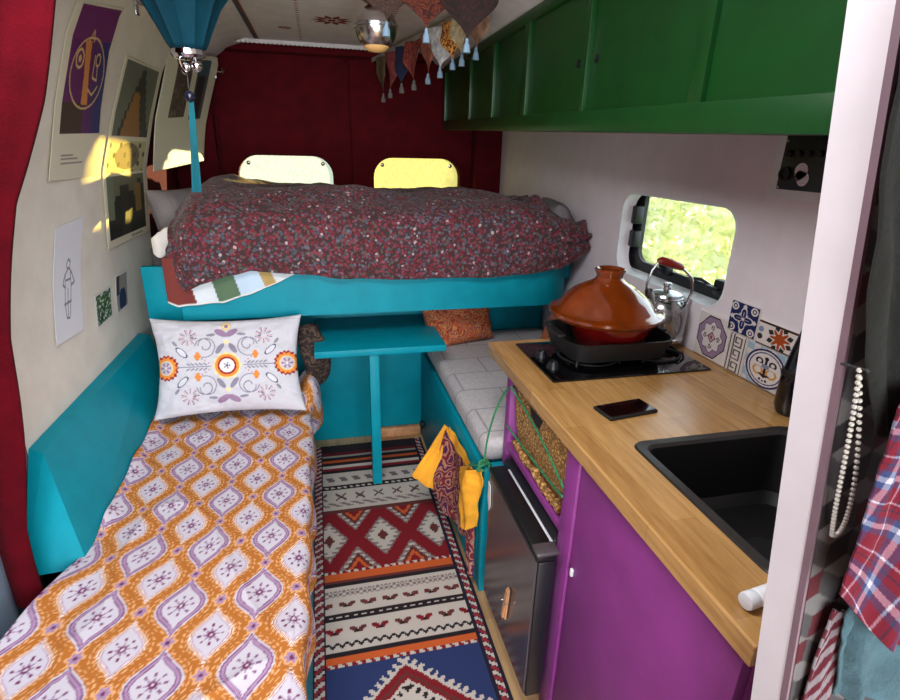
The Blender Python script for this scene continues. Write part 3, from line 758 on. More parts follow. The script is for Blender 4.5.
# scarf over the bench front
def cloth(pts_rows, nu=60, nv=60, wr=.008, seed=1, nrm=(1, 0, 0), fr=9):
    R = np.array(pts_rows, float); a = np.linspace(0, 1, R.shape[0]); b = np.linspace(0, 1, R.shape[1])
    ui = np.linspace(0, 1, nu); vi = np.linspace(0, 1, nv); out = []
    for k in range(3):
        M = np.array([np.interp(ui, b, R[i, :, k]) for i in range(R.shape[0])]); out.append(np.array([np.interp(vi, a, M[:, j]) for j in range(nu)]).T)
    kk = np.ones(7) / 7
    for k in range(3):
        for ax in (0, 1):
            out[k] = np.apply_along_axis(lambda r: np.convolve(np.pad(r, 3, 'reflect', reflect_type='odd'), kk, 'valid'), ax, out[k])
    U, V = np.meshgrid(ui, vi); w = wr * (np.sin(U * fr * 2 + 3 * nz(U * 3, V * 3, seed)) + 1.2 * (fbm(U * 6, V * 6, seed) - .5))
    n = Vector(nrm).normalized()
    return [out[k] + n[k] * w for k in range(3)]
sc = Thing('scarf', 'yellow and burgundy scarf hanging over the front of the right bench', 'scarf', (.46, 1.65, 0.1))
P = cloth([[(.440, 1.84, .44), (.458, 1.793, .41), (.460, 1.667, .422), (.462, 1.56, .44)], [(.414, 1.84, .322), (.450, 1.756, .304), (.456, 1.60, .355), (.460, 1.54, .38)], [(.380, 1.80, .228), (.419, 1.66, .236), (.448, 1.57, .270), (.456, 1.52, .29)], [(.402, 1.74, .142), (.426, 1.62, .165), (.450, 1.575, .135), (.456, 1.53, .16)]], wr=.006, nrm=(-1, -.4, .2), seed=5, fr=6)
mb = MB(); mb.grid(*P); sc.part('printed_cloth', mb, SCARFM, smooth=180, solid=.003)
P = cloth([[(.436, 1.850, .462), (.446, 1.843, .45), (.455, 1.838, .438)], [(.372, 1.850, .352), (.41, 1.83, .335), (.44, 1.815, .318)], [(.300, 1.850, .238), (.345, 1.82, .205), (.392, 1.80, .186)]], 40, 50, .005, 3, (-.5, -.8, .2), 5)
mb = MB(); mb.grid(*P); sc.part('yellow_border', mb, YELLOWC, smooth=180, label='broad yellow border of the scarf', solid=.003)
P = cloth([[(.455, 1.85, .452), (.464, 1.80, .445), (.466, 1.70, .452), (.466, 1.58, .452), (.466, 1.50, .46)], [(.448, 1.83, .425), (.455, 1.77, .405), (.458, 1.68, .415), (.460, 1.57, .420), (.460, 1.50, .42)]], 60, 14, .003, 6, (-1, -.3, 0), 7)
mb = MB(); mb.grid(*P); sc.part('yellow_hem', mb, YELLOWC, smooth=180, label='yellow upper hem of the scarf', solid=.003)
P = cloth([[(.448, 1.60, .425), (.436, 1.52, .47), (.440, 1.46, .50), (.458, 1.400, .525)], [(.444, 1.61, .36), (.418, 1.54, .40), (.430, 1.48, .43), (.455, 1.405, .470)], [(.448, 1.60, .30), (.428, 1.53, .31), (.434, 1.48, .34), (.454, 1.44, .370)], [(.450, 1.57, .20), (.438, 1.52, .20), (.440, 1.48, .24), (.456, 1.45, .27)]], 50, 60, .012, 9, (-1, -.3, 0), 5)
mb = MB(); mb.grid(*P); sc.part('yellow_knot', mb, YELLOWC, smooth=180, label='yellow end tied round the bench corner', solid=.004)
P = cloth([[(.452, 1.55, .25), (.447, 1.50, .24), (.454, 1.46, .26)], [(.456, 1.53, .14), (.448, 1.49, .12), (.455, 1.455, .15)], [(.458, 1.51, .05), (.452, 1.47, .03), (.458, 1.45, .05)]], 30, 40, .007, 11, (-1, -.3, 0), 8)
mb = MB(); mb.grid(*P); sc.part('trailing_end', mb, SCARFM, smooth=180, solid=.003)

# ------------------------------------------------------------------ rug
def rugpat(x, y):
    q = .006; X = np.floor(x / q) * q + q / 2; Y = np.floor(y / q) * q + q / 2
    xc = .175; u = X - xc
    cream = np.array((192, 180, 170.)); crim = np.array((122, 20, 30.)); blk = np.array((34, 26, 30.)); navy = np.array((40, 52, 96.)); org = np.array((196, 88, 40.)); mar = np.array((96, 44, 42.)); gry = np.array((128, 112, 110.))
    C = np.broadcast_to(blk, x.shape + (3,)).copy()
    def put(m, c): C[m] = c
    def band(a, b): return (Y >= a) & (Y < b)
    # blue end with the stepped medallion
    b = band(0, 1.21); put(b, navy)
    d = np.abs(X - .17) / 1.15 + np.abs(Y - .93)
    st = np.floor(d / .012) * .012
    tooth = (np.floor((X + Y) / .018) % 2) == 0
    tooth2 = (np.floor((X - Y) / .018) % 2) == 0
    tt = np.where((X > .17), tooth2, tooth)
    put(b & (st < .288), cream); put(b & (st < .288) & (st > .262) & tt, navy)
    put(b & (st < .262), cream); put(b & (st < .246), crim); put(b & (st < .222) & (st > .210), mar)
    put(b & (st < .198), cream); put(b & (st < .184) & (st > .166) & tt, blk); put(b & (st < .13), crim); put(b & (st < .09), cream); put(b & (st < .07), org); put(b & (st < .04), blk)
    dash = (np.floor((X + .6 * Y) / .014) % 2) == 0
    put(band(1.21, 1.222), crim); put(band(1.21, 1.222) & dash, cream); put(band(1.222, 1.248), org); put(band(1.248, 1.267), blk)
    def white_band(a, bb, rows, zig=None, cross=None):
        m = band(a, bb); put(m, cream)
        for (yc, per, col1, col2, ph) in rows:
            fu = ((X + ph) / per); k = np.floor(fu); fx = (fu - k - .5) * per; fy = Y - yc
            leaf = (((np.abs(fx) - .014) / .014) ** 2 + ((fy - .5 * np.abs(fx) + .006) / .011) ** 2) < 1
            alt = (k % 2) == 0
            put(m & leaf & alt, col1); put(m & leaf & ~alt, col2)
            put(m & (np.abs(fx) < .006) & (np.abs(fy + .008) < .006), blk)
        if zig is not None:
            zz = np.abs(((X / .03) % 1) - .5) * .03
            put(m & (np.abs(Y - zig - zz) < .0052), blk)
        if cross is not None:
            put(m & (np.abs(Y - cross) < .016) & ((np.abs(((X + Y) / .02) % 1 - .5) < .16) | (np.abs(((X - Y) / .02) % 1 - .5) < .16)), gry)
    white_band(1.267, 1.384, [(1.345, .075, mar, crim, .0)], zig=1.285, cross=None)
    put(band(1.384, 1.418), blk); put(band(1.396, 1.405) & dash, cream)
    white_band(1.418, 1.536, [(1.452, .075, mar, mar * 1.1, .03)], cross=1.502)
    put(band(1.536, 1.556), blk); put(band(1.556, 1.566), mar); put(band(1.566, 1.600), org); put(band(1.600, 1.616), crim); put(band(1.600, 1.616) & dash, cream)
    m = band(1.616, 1.953); put(m, crim)
    for (cx, cy) in [(.17 - .215 * k, 1.784) for k in range(-2, 3)] + [(.0625 - .215 * k, yy) for k in range(-2, 3) for yy in (1.616, 1.953)]:
        edge = cy != 1.784
        dd = np.abs(X - cx) / .62 + np.abs(Y - cy) * 1.0
        sd = np.floor(dd / .012) * .012
        tooth = ((np.floor((Y - cy) / .012) % 2) == 0)
        put(m & (sd < .118), gry); put(m & (sd < .108), cream); put(m & (sd < .108) & (sd >= .084) & tooth, gry)
        put(m & (sd < .060), (org if edge else cream)); 
        if edge: put(m & (sd < .074) & (sd >= .05), mar)
        put(m & (sd < .03), mar if not edge else crim)
    put(band(1.953, 1.981), mar)
    m = band(1.981, 2.131); put(m, cream)
    fx = (((X + .03) / .085) % 1 - .5) * .085; fy = Y - 2.075
    xm = ((np.abs(np.abs(fx) - np.abs(fy)) < .007) & (np.abs(fx) < .022))
    put(m & xm, np.array((84, 60, 62.)))
    put(m & (np.abs(Y - 2.02) < .014) & (((X + Y * 1.6) / .05) % 1 < .55), gry)
    put(band(2.131, 2.165), blk); put(band(2.145, 2.152) & dash, cream)
    m = band(2.165, 2.27); put(m, cream); put(m & (np.abs(Y - 2.215) < .016) & (((X + .4 * Y) / .06) % 1 < .5), np.array((110, 96, 100.)))
    for k, (a, b2, c) in enumerate(((2.27, 2.29, blk), (2.29, 2.31, crim), (2.31, 2.335, cream), (2.335, 2.36, blk), (2.36, 2.38, org * .9), (2.38, 2.41, blk), (2.41, 2.43, cream * .8), (2.43, 2.46, crim * .8))):
        put(band(a, b2), c)
    bd = np.abs(u) > .240; put(bd, np.array((30, 26, 44.)))
    for cxx, ph in ((.262, 0),):
        seg_ = ((Y / .034) + ph + (np.abs(u) - cxx) * 22) % 1
        mm_ = np.abs(np.abs(u) - cxx) < .014
        put(bd & mm_ & (seg_ < .38), cream); put(bd & mm_ & (seg_ >= .5) & (seg_ < .9), np.array((140, 40, 50.)))
    return C
dr = .0025
X, Y = np.meshgrid(np.arange(-.11, .461, dr), np.arange(.55, 2.53, dr))
Z = .010 + .004 * (fbm(X * 5, Y * 4, 3) - .5) + .004 * np.sin(Y * 30) * sstep(2.2, 2.5, Y)
single('rug', 'kilim runner rug with striped and diamond bands on the floor', 'rug', MB().grid(X, Y, Z), cmat('kilim_wool', .95, .35, 420), base=(.175, 1.5, .004), smooth=180, colors=lin(rugpat(X + .008 * np.sin(Y * 6) * 0, Y - .04 * (X - .175) * 0)), solid=.006)

# ------------------------------------------------------------------ kitchen
kc = Thing('kitchen_unit', 'purple painted kitchen base unit under the wooden worktop', 'cabinet', (.8, .95, 0))
kc.part('end_panel', MB().box(.545, 1.15, 1.425, 1.462, 0, .858, .003), PURPLE)
kc.part('shelf', MB().box(.545, 1.15, 1.005, 1.424, .588, .612, .003), PURPLE)
kc.part('divider', MB().box(.535, 1.15, .935, .998, 0, .858, .003), PURPLE)
kc.part('top_rail', MB().box(.56, .62, 1.0, 1.42, .835, .858, .002), PURPLE)
kc.part('back_board', MB().box(1.12, 1.15, .46, 1.42, 0, .855, .002), PURPLE)
kc.part('end_board', MB().box(.56, 1.15, .43, .455, 0, .858, .002), PURPLE)
dr_ = kc.part('door', MB().box(.540, .560, .432, .930, .05, .853, .003), PURPLE)
kc.part('child_lock', MB().box(.534, .542, .908, .918, .54, .562, .003), WPLASTIC, dr_, label='white plastic latch')
mb = MB()
holed(mb, [(.519, .405), (1.163, .405), (1.163, 1.598), (.519, 1.598)], [rrect(.650, 1.04, .505, .892, .03)], lambda u, v: (u, v, .862), (0, 0, .038))
wt = single('worktop', 'oak worktop with hob and sink on the kitchen unit', 'worktop', mb, WORKTOP, base=(.84, 1.0, .862), smooth=0)
bv = wt.modifiers.new('edge', 'BEVEL'); bv.width = .003; bv.segments = 2; bv.angle_limit = math.radians(60)

# sink
sk = Thing('sink', 'black inset sink in the worktop', 'sink', (.85, .7, .72))
mb = MB(); o = rrect(.634, 1.055, .490, .908, .03, 6); i1 = rrect(.658, 1.031, .514, .884, .03, 6); i2 = rrect(.680, 1.015, .53, .863, .04, 6); n = len(o)
ri = mb
vs = [(u, v, .9005) for u, v in o] + [(u, v, .905) for u, v in rrect(.637, 1.052, .493, .905, .03, 6)] + [(u, v, .904) for u, v in rrect(.654, 1.035, .51, .888, .03, 6)] + [(u, v, .896) for u, v in i1]
fs = [(a * n + k, a * n + (k + 1) % n, (a + 1) * n + (k + 1) % n, (a + 1) * n + k) for a in range(3) for k in range(n)]
mb.add(vs, fs); sk.part('rim', mb, mat('grey_black_rim', (40, 38, 36), .35))
mb = MB(); vs = [(u, v, .896) for u, v in i1] + [(u, v, .76) for u, v in i2] + [(u, v, .74) for u, v in rrect(.70, .995, .55, .843, .04, 6)]
fs = [(a * n + k, a * n + (k + 1) % n, (a + 1) * n + (k + 1) % n, (a + 1) * n + k) for a in range(2) for k in range(n)] + [tuple(range(2 * n, 3 * n))]
mb.add(vs, fs); bs = sk.part('basin', mb, SINKM)
sk.part('drain', MB().lathe([(.035, 0), (.04, .004), (.03, .006), (.012, .003)], (.85, .70, .741), 28), RUBBER, bs)

# hob with its controls, supports
hb = Thing('hob', 'black glass two burner hob set into the worktop', 'hob', (.85, 1.4, .9))
hb.part('glass_plate', MB().box(.598, 1.105, 1.242, 1.552, .9005, .907, .002), BLACKG)
for bx, by, br in ((.78, 1.40, .055), (1.0, 1.40, .04)):
    b = hb.part('burner', MB().lathe([(br, 0), (br, .006), (br * .8, .012), (br * .8, .016), (0, .018)], (bx, by, .907), 28), CASTIRON)
for bx in (.78, 1.0):
    mb = MB()
    for k in range(4):
        a = PI / 4 + k * PI / 2; c, s_ = math.cos(a), math.sin(a)
        mb.tube([(bx + .1 * c, 1.40 + .1 * s_, .907), (bx + .095 * c, 1.40 + .095 * s_, .926), (bx + .03 * c, 1.40 + .03 * s_, .926)], .0045, 8)
    mb.tube([(bx + .09 * math.cos(2 * PI * k / 24), 1.40 + .09 * math.sin(2 * PI * k / 24), .912) for k in range(24)], .004, 8, True)
    hb.part('pan_support', mb, CASTIRON)
for ky in (1.33, 1.42):
    k = hb.part('control_knob', MB().lathe([(.02, 0), (.02, .006), (.014, .018), (.013, .022), (0, .023)], (.635, ky, .907), 24), BLACKP)
    hb.part('pointer', MB().box(.633, .637, ky - .013, ky + .003, .9285, .9312, .0005, 1), DULLMETAL, k)

# griddle pan, tagine, kettle
gp = Thing('griddle_pan', 'black cast iron griddle pan on the hob under the tagine', 'pan', (.855, 1.40, .93))
def tray(u0, u1, v0, v1, z0, z1, r, t=.006, flare=.018):
    mb = MB(); L = []
    for (d, z) in ((flare, z0), (0, z1), (t, z1), (flare + t, z0 + t)):
        L.append([(u, v, z) for u, v in rrect(u0 + d, u1 - d, v0 + d, v1 - d, r, 6)])
    n = len(L[0]); vs = sum(L, []); fs = [(a * n + k, a * n + (k + 1) % n, (a + 1) * n + (k + 1) % n, (a + 1) * n + k) for a in range(3) for k in range(n)]
    fs += [tuple(range(n))[::-1], tuple(range(3 * n, 4 * n))]
    return mb.add(vs, fs)
gp.part('pan_body', tray(.668, 1.012, 1.272, 1.535, .931, .990, .06), CASTIRON)
for sx in (0, 1):
    x0 = .658 if sx == 0 else .995
    gp.part('handle', MB().box(x0, x0 + .025, 1.36, 1.44, .988, .998, .004), CASTIRON)
tg = Thing('tagine', 'glazed terracotta tagine with conical lid on the hob', 'tagine', (.815, 1.40, .94))
tg.part('base_dish', MB().lathe([(.08, 0), (.102, .02), (.120, .070), (.125, .092), (.120, .094), (.112, .080), (.09, .02), (0, .012)], (.842, 1.402, .9375), 72), TERRA_D, label='dark red dish')
ld = tg.part('lid', MB().lathe([(.125, .0), (.160, .010), (.168, .020), (.168, .028), (.158, .032), (.150, .034), (.142, .042), (.126, .064), (.102, .086), (.075, .104), (.053, .115), (.043, .122), (.038, .130), (.040, .139), (.045, .148), (.045, .154), (.039, .156), (.033, .148), (.02, .144), (0, .143)], (.822, 1.40, 1.028), 96), TERRA)
kt = Thing('kettle', 'clear glass kettle with red handle beside the tagine', 'kettle', (1.074, 1.478, .927))
kx, ky = 1.080, 1.478
kt.part('body', MB().lathe([(.060, 0), (.070, .006), (.074, .03), (.074, .10), (.066, .125), (.052, .138), (.048, .142)], (kx, ky, .928), 56), KGLASS)
kt.part('base_ring', MB().lathe([(.058, 0), (.073, .002), (.075, .012), (.072, .016), (.056, .014)], (kx, ky, .9265), 48), STEEL)
wtr = kt.part('water', MB().lathe([(.056, 0), (.066, .006), (.070, .03), (.070, .055), (0, .055)], (kx, ky, .931), 48), glass('water', (.62, .60, .55), .02, .12))
l = kt.part('lid', MB().lathe([(.050, 0), (.053, .004), (.050, .010), (.03, .018), (.012, .022), (.010, .03), (.014, .036), (.012, .044), (0, .046)], (kx, ky, 1.069), 40), STEEL)
kt.part('collar', MB().lathe([(.052, 0), (.056, .004), (.056, .014), (.05, .018)], (kx, ky, 1.055), 40), STEEL)
kt.part('spout', MB().tube([(kx - .05, ky - .02, 1.03), (kx - .075, ky - .03, 1.06), (kx - .092, ky - .036, 1.10)], [.022, .016, .012], 16), KGLASS)
hd = [(kx - .062, ky + .01, 1.05), (kx - .070, ky + .01, 1.11), (kx - .062, ky + .005, 1.155), (kx - .045, ky, 1.184)]
hd2 = [(kx + .062, ky - .03, 1.05), (kx + .072, ky - .03, 1.10), (kx + .060, ky - .03, 1.135), (kx + .028, ky - .02, 1.164)]
kt.part('handle_arm', MB().tube(hd, .0045, 10), STEEL); kt.part('handle_arm', MB().tube(hd2, .0045, 10), STEEL)
kt.part('grip', MB().tube([(kx - .050, ky + .002, 1.183), (kx - .038, ky - .002, 1.186), (kx - .01, ky - .010, 1.178), (kx + .018, ky - .018, 1.169), (kx + .030, ky - .02, 1.163)], [.009, .013, .014, .012, .008], 16), REDWOOD, label='red wooden grip')

# phone, pill bottle
ph = Thing('phone', 'black smartphone lying face up on the worktop', 'phone', (.71, 1.05, .9))
M = Matrix.Translation((.709, 1.052, .9)) @ Matrix.Rotation(math.radians(8), 4, 'Z')
ph.part('case', MB().box(-.072, .072, -.036, .036, .0005, .0095, .0045, 3, M), RUBBER)
ph.part('screen', MB().box(-.067, .067, -.032, .032, .0090, .0102, .0005, 1, M), BLACKG)
bt = Thing('bottle', 'small white plastic bottle lying at the near end of the worktop', 'bottle', (.585, .47, .9))
ax = Vector((.97, .12, 0)).normalized(); c0 = Vector((.548, .462, .914))
bt.part('cap', MB().lathe([(.008, 0), (.0118, .001), (.0128, .004), (.0128, .018), (.0115, .020)], c0, 32, ax), WPLASTIC)
bt.part('body', MB().lathe([(.0105, 0), (.0128, .003), (.0128, .052), (.010, .057), (0, .058)], c0 + ax * .020, 32, ax), PAPERW)

# fridge
fg = Thing('fridge', 'small dark fridge under the shelf of the kitchen unit', 'fridge', (.78, 1.16, 0))
fg.part('body', MB().box(.528, 1.02, 1.004, 1.40, .02, .572, .006), FRIDGE_B)
d = fg.part('door', MB().box(.470, .518, .955, 1.35, .085, .552, .006), FRIDGE_B)
fg.part('front_sheet', MB().box(.466, .471, .962, 1.343, .092, .548, .001, 1), FRIDGE_D, d, label='dark mirror finish door front')
fg.part('gasket', MB().box(.518, .529, .985, 1.34, .10, .568, .002), WPLASTIC, label='white door seal')
fg.part('top_trim', MB().box(.464, .519, .953, 1.355, .553, .578, .008), BLACKP, d)
fg.part('hinge_cap', MB().box(.462, .522, .950, .992, .572, .584, .005), FRIDGE_D)
for fx in (.56, .98):
    for fy in (1.03, 1.37): fg.part('foot', MB().lathe([(.014, 0), (.014, .02)], (fx, fy, 0), 12), BLACKP)
pg = Thing('clothes_peg', 'wooden clothes peg fixed to the dark fridge door', 'peg', (.462, 1.10, .27))
for off in (0, .006):
    pg.part('wooden_half', MB().box(.452 + off, .4575 + off, -.008 + 1.115, .008 + 1.115, .200, .325, .0015, 1, Matrix.Translation((.46, 1.115, .27)) @ Matrix.Rotation(math.radians(12 - off * 900), 4, 'X') @ Matrix.Translation((-.46, -1.115, -.27))), WOODP)
pg.part('spring', MB().tube([(.447, 1.105, .27), (.466, 1.112, .272), (.466, 1.122, .272), (.447, 1.125, .27)], .0015, 6), STEEL)
mb = MB(); mb.prism([(.464, 1.345, .53), (.464, 1.325, .525), (.464, 1.318, .45), (.464, 1.330, .43), (.464, 1.345, .47)], (-.002, 0, 0))
single('sticker', 'torn pale sticker at the top corner of the fridge door', 'sticker', mb, OFFWHITE)

# basket and green cord
bk = Thing('basket', 'woven seagrass basket on the purple shelf below the worktop', 'basket', (.75, 1.21, .612))
def basket_wall():
    mb = MB(); L = []
    for (d, z) in ((.02, .613), (.008, .66), (0, .74), (0, .822), (.012, .822), (.012, .66), (.026, .625)):
        L.append([(u, v, z) for u, v in rrect(.556 + d, 1.02 - d, 1.003 + d, 1.420 - d, .025, 10)])
    # resample for bumpy weave
    n = len(L[0]); vs = sum(L, []); fs = [(a * n + k, a * n + (k + 1) % n, (a + 1) * n + (k + 1) % n, (a + 1) * n + k) for a in range(len(L) - 1) for k in range(n)]
    fs += [tuple(range(n))[::-1], tuple(range((len(L) - 1) * n, len(L) * n))]
    return mb.add(vs, fs)
bk.part('woven_body', basket_wall(), BASKETM)
bk.part('rim_braid', MB().tube([(u, v, .822) for u, v in rrect(.561, 1.014, 1.008, 1.415, .025, 8)], .010, 8, True), BASKETM)
pts = [(.556, 1.39 - k * .012, .632 + .012 * math.sin(k * .55) * (1 if k % 2 else -.3)) for k in range(30)]
bk.part('frayed_edge', MB().tube(pts, [.008 + .005 * random.random() for _ in pts], 8), BASKETM)
bk.part('hand_hole', MB().prism([(.5545, 1.29, .818), (.5545, 1.19, .818), (.5545, 1.21, .775), (.5545, 1.27, .785)], (.004, 0, 0)), DARKGAP, label='dark hand hole')
def bez(*P, n=24):
    P = [Vector(p) for p in P]; out = []
    for i in range(n + 1):
        t = i / n; Q = P[:]
        while len(Q) > 1: Q = [Q[k].lerp(Q[k + 1], t) for k in range(len(Q) - 1)]
        out.append(Q[0])
    return out
cd = Thing('cord', 'green elastic cord stretched across the basket to the bench corner', 'cord', (.53, 1.4, .5))
cd.part('hanging_length', MB().tube(bez((.534, 1.388, .825), (.535, 1.46, .80), (.49, 1.475, .66), (.478, 1.445, .535)), 0.0032, 8), CORDG)
cd.part('upper_length', MB().tube(bez((.534, 1.388, .825), (.555, 1.2, .775), (.528, .985, .745)), 0.0032, 8), CORDG)
cd.part('lower_length', MB().tube(bez((.541, 1.424, .675), (.56, 1.2, .655), (.528, .985, .72)), 0.0032, 8), CORDG)
mb = MB()
for k in range(3): mb.tube([(.476 + (.018 + .004 * k) * math.cos(a), 1.44 + .010 * math.sin(a + k), .525 + .014 * math.sin(a) - .004 * k) for a in np.linspace(0, 2 * PI, 20)[:-1]], .004, 8, True)
mb.tube(bez((.47, 1.44, .52), (.43, 1.47, .52), (.44, 1.52, .47), (.455, 1.50, .50)), .0035, 8)
cd.part('knot', mb, CORDG)
cd.part('hook', MB().lathe([(.007, 0), (.007, .01), (.004, .012)], (.545, 1.388, .825), 12, (-1, 0, 0)), STEEL)

# ------------------------------------------------------------------ wall tiles (right wall)
TILEM = cmat('painted_tile_glaze', .18, .0, coat=.3)
def tile(y_left, y_right, z0, z1, fn, label, n=110, group=None):
    w = y_left - y_right; h = z1 - z0
    U, V = np.meshgrid(np.linspace(0, 1, n), np.linspace(0, 1, int(n * h / w) + 1))
    X = np.full_like(U, RW - .0075); e = np.minimum.reduce([U * w, (1 - U) * w, V * h, (1 - V) * h]); X = X + .003 * (1 - sstep(0, .003, e))
    Y = y_left - w * U; Z = z0 + h * V
    mb = MB(); mb.grid(X, Y, Z)
    C = lin(fn((U - .5) * 2, (V - .5) * 2))
    k0 = len(mb.v)
    mb.box(RW - .0048, RW - .0006, y_right, y_left, z0, z1, 0)
    Call = np.concatenate([C.reshape(-1, 3), np.tile(lin((220, 214, 204)), (len(mb.v) - k0, 1))])
    return single('wall_tile', label, 'tile', mb, TILEM, base=(RW, (y_left + y_right) / 2, z0), smooth=30, colors=Call)
CRM = np.array((216, 208, 204.)); NAV = np.array((38, 46, 92.)); LIL = np.array((150, 126, 150.)); INK = np.array((40, 34, 44.))
def t_oct(u, v):
    C = np.broadcast_to(CRM, u.shape + (3,)).copy()
    o = np.maximum(np.maximum(np.abs(u), np.abs(v)), (np.abs(u) + np.abs(v)) / 1.36)
    C[o < .90] = INK; C[o < .85] = LIL; a = np.arctan2(v, u); r = np.hypot(u, v)
    C[r < .66 + .07 * np.cos(8 * a)] = LIL * .82; C[r < .60 + .07 * np.cos(8 * a)] = CRM
    for k in range(4):
        b = k * PI / 2; C[((u - .42 * math.cos(b)) ** 2 + (v - .42 * math.sin(b)) ** 2 < .014) & (np.sin(u * 40) * np.sin(v * 40) > -.2)] = np.array((110, 100, 90.))
    d = np.abs(u) + np.abs(v); C[d < .26] = INK; C[d < .2] = np.array((196, 140, 150.)); C[d < .08] = np.array((120, 40, 60.))
    return C
def t_blue(u, v):
    C = np.broadcast_to(NAV, u.shape + (3,)).copy(); r = np.hypot(u, v); a = np.arctan2(v, u)
    C[np.abs(r - .5 - .2 * np.cos(4 * a)) < .055] = CRM; C[(np.abs(np.sin(4 * a)) < .2) & (r < .45)] = CRM; C[r < .10] = CRM
    for su in (-1, 1):
        for sv in (-1, 1):
            q = np.hypot(u - su * .68, v - sv * .68); C[(np.abs(q - .2) < .05)] = CRM; C[q < .08] = CRM
    for (p, q_) in ((0, .8), (.8, 0), (0, -.8), (-.8, 0)): C[((np.abs(u - p) + np.abs(v - q_)) < .16)] = CRM
    C[np.maximum(np.abs(u), np.abs(v)) > .97] = CRM
    return C
def t_key(u, v):
    C = np.broadcast_to(CRM, u.shape + (3,)).copy(); 
    C[np.abs(np.abs(u) - .84) < .05] = INK
    fy = ((v * 1.5 + 1.5) % 1) ; x = (u + .62) / 1.24
    ok = (x > 0) & (x < 1); L = np.zeros(u.shape, bool); t = .085
    def seg(x0, x1, y0, y1): return (x > x0) & (x < x1) & (fy > y0) & (fy < y1)
    L |= seg(.05, .95, .04, .14) | seg(.80, .95, .04, .84) | seg(.25, .95, .74, .84) | seg(.25, .40, .34, .84) | seg(.25, .65, .34, .44) | seg(.05, .2, .04, 1.0)
    C[ok & L] = np.array((96, 90, 86.)); return C
def t_oval(u, v):
    sky = np.array((150, 176, 196.)); C = np.broadcast_to(sky, u.shape + (3,)).copy()
    C[(np.sin(u * 9) * np.sin(v * 9) > .25)] = CRM * .96; r = np.hypot(u / .92, v / .98)
    C[r < 1] = CRM; C[np.abs(r - .93) < .05] = NAV; C[np.abs(r - .78) < .03] = NAV * 1.3
    C[r < .74] = CRM; au = np.abs(u)
    gold = np.array((196, 140, 60.))
    q = np.hypot(au - .30, v + .16); C[(np.abs(q - .2) < .045) & (v < .0)] = gold
    q = np.hypot(au - .30, v - .30); C[(np.abs(q - .13) < .04) & (v > .2)] = INK
    C[(au < .05) & (np.abs(v) < .45)] = INK; C[(np.abs(v - .12) < .1) & (au < .16)] = np.array((120, 130, 150.)); C[(v < -.28) & (v > -.42) & (au < (v + .5) * 1.3)] = INK
    C[(np.hypot(u, v - .5) < .09)] = INK; C[(np.hypot(au - .14, v + .58) < .06)] = NAV; C[(np.hypot(u, v + .62) < .05)] = NAV
    C[(au < .5) & (np.abs(v - .02) < .02) & (au > .15)] = gold * .8
    return C
def t_star(u, v):
    C = np.broadcast_to(CRM, u.shape + (3,)).copy(); u2 = u * 2.05; a = np.arctan2(v, u2); r = np.hypot(u2, v)
    C[r < .62 + .24 * np.cos(8 * a)] = np.array((164, 74, 36.))
    for k in range(8):
        b = k * PI / 4 + PI / 8; uu = u2 * math.cos(b) + v * math.sin(b) - .88; vv_ = -u2 * math.sin(b) + v * math.cos(b)
        C[(np.abs(uu) / .30 + np.abs(vv_) / .24 < 1)] = np.array((52, 48, 46.))
    for k in (-1, 1):
        for s_ in (-1, 1): C[np.hypot(u2 - k * 1.7, (v - s_ * .3)) < .24] = np.array((128, 142, 170.)) if s_ > 0 else np.array((60, 54, 56.))
    C[np.abs(v) > .84] = np.array((58, 34, 26.)); return C
tile(1.400, 1.260, .901, 1.045, t_oct, 'lilac octagon patterned tile standing on the worktop below the window')
tile(1.277, 1.169, 1.019, 1.110, t_blue, 'small dark blue and white flourish tile above the key pattern')
tile(1.256, 1.190, .901, 1.016, t_key, 'narrow greek key patterned tile beside the lilac one')
tile(1.186, 1.031, .901, 1.014, t_oval, 'pale blue tile with an oval cartouche above the sink')
tile(1.165, 1.006, 1.0165, 1.083, t_star, 'wide tile with an orange star and dark border')

# black folded umbrella-like cover leaning in the corner
um = Thing('folded_umbrella', 'glossy black folded umbrella standing upright beside the wall tiles', 'umbrella', (1.085, .915, .9))
ax = Vector((.02, -.0, 1)).normalized()
um.part('canopy', MB().lathe([(.026, 0), (.034, .02), (.035, .09), (.029, .15), (.018, .22), (.006, .265), (.001, .275), (.006, .255), (.001, .262)], (1.108, .965, .902), 28, ax), mat('black_gloss_cover', (12, 14, 22), .2, coat=.4))
um.part('strap', MB().lathe([(.0365, 0), (.0365, .014), (.034, .016)], Vector((1.108, .965, .902)) + ax * .10, 28, ax), RUBBER)

# control panel
cp = Thing('control_panel', 'black switch panel on a white plate under the green cabinet', 'control panel', (RW, 1.17, 1.4))
cp.part('plate', MB().box(RW - .012, RW - .0005, 1.05, 1.236, 1.400, 1.575, .004), WPLASTIC)
pn = cp.part('panel', MB().box(RW - .016, RW - .0115, 1.05, 1.205, 1.424, 1.556, .002), BLACKP)
for y_, z_ in ((1.219, 1.540), (1.219, 1.430)): cp.part('screw', MB().lathe([(.004, 0), (.003, .002)], (RW - .016, y_ - .020, z_), 12, (-1, 0, 0)), STEEL, pn)
for k in range(4):
    cp.part('switch', MB().lathe([(.009, 0), (.009, .006), (.007, .008)], (RW - .016, 1.185 - k * .030, 1.510), 20, (-1, 0, 0)), RUBBER, pn)
cp.part('socket', MB().lathe([(.017, 0), (.017, .006), (.012, .006), (.011, .001)], (RW - .016, 1.184, 1.462), 28, (-1, 0, 0)), RUBBER, pn)
mb = MB()
for yc, zc, R in ((1.158, 1.47, .019), (1.148, 1.452, .017), (1.160, 1.460, .012)):
    mb.lathe([(R, 0), (R, .0007)], (RW - .0162, yc - .02, zc), 24, (-1, 0, 0))
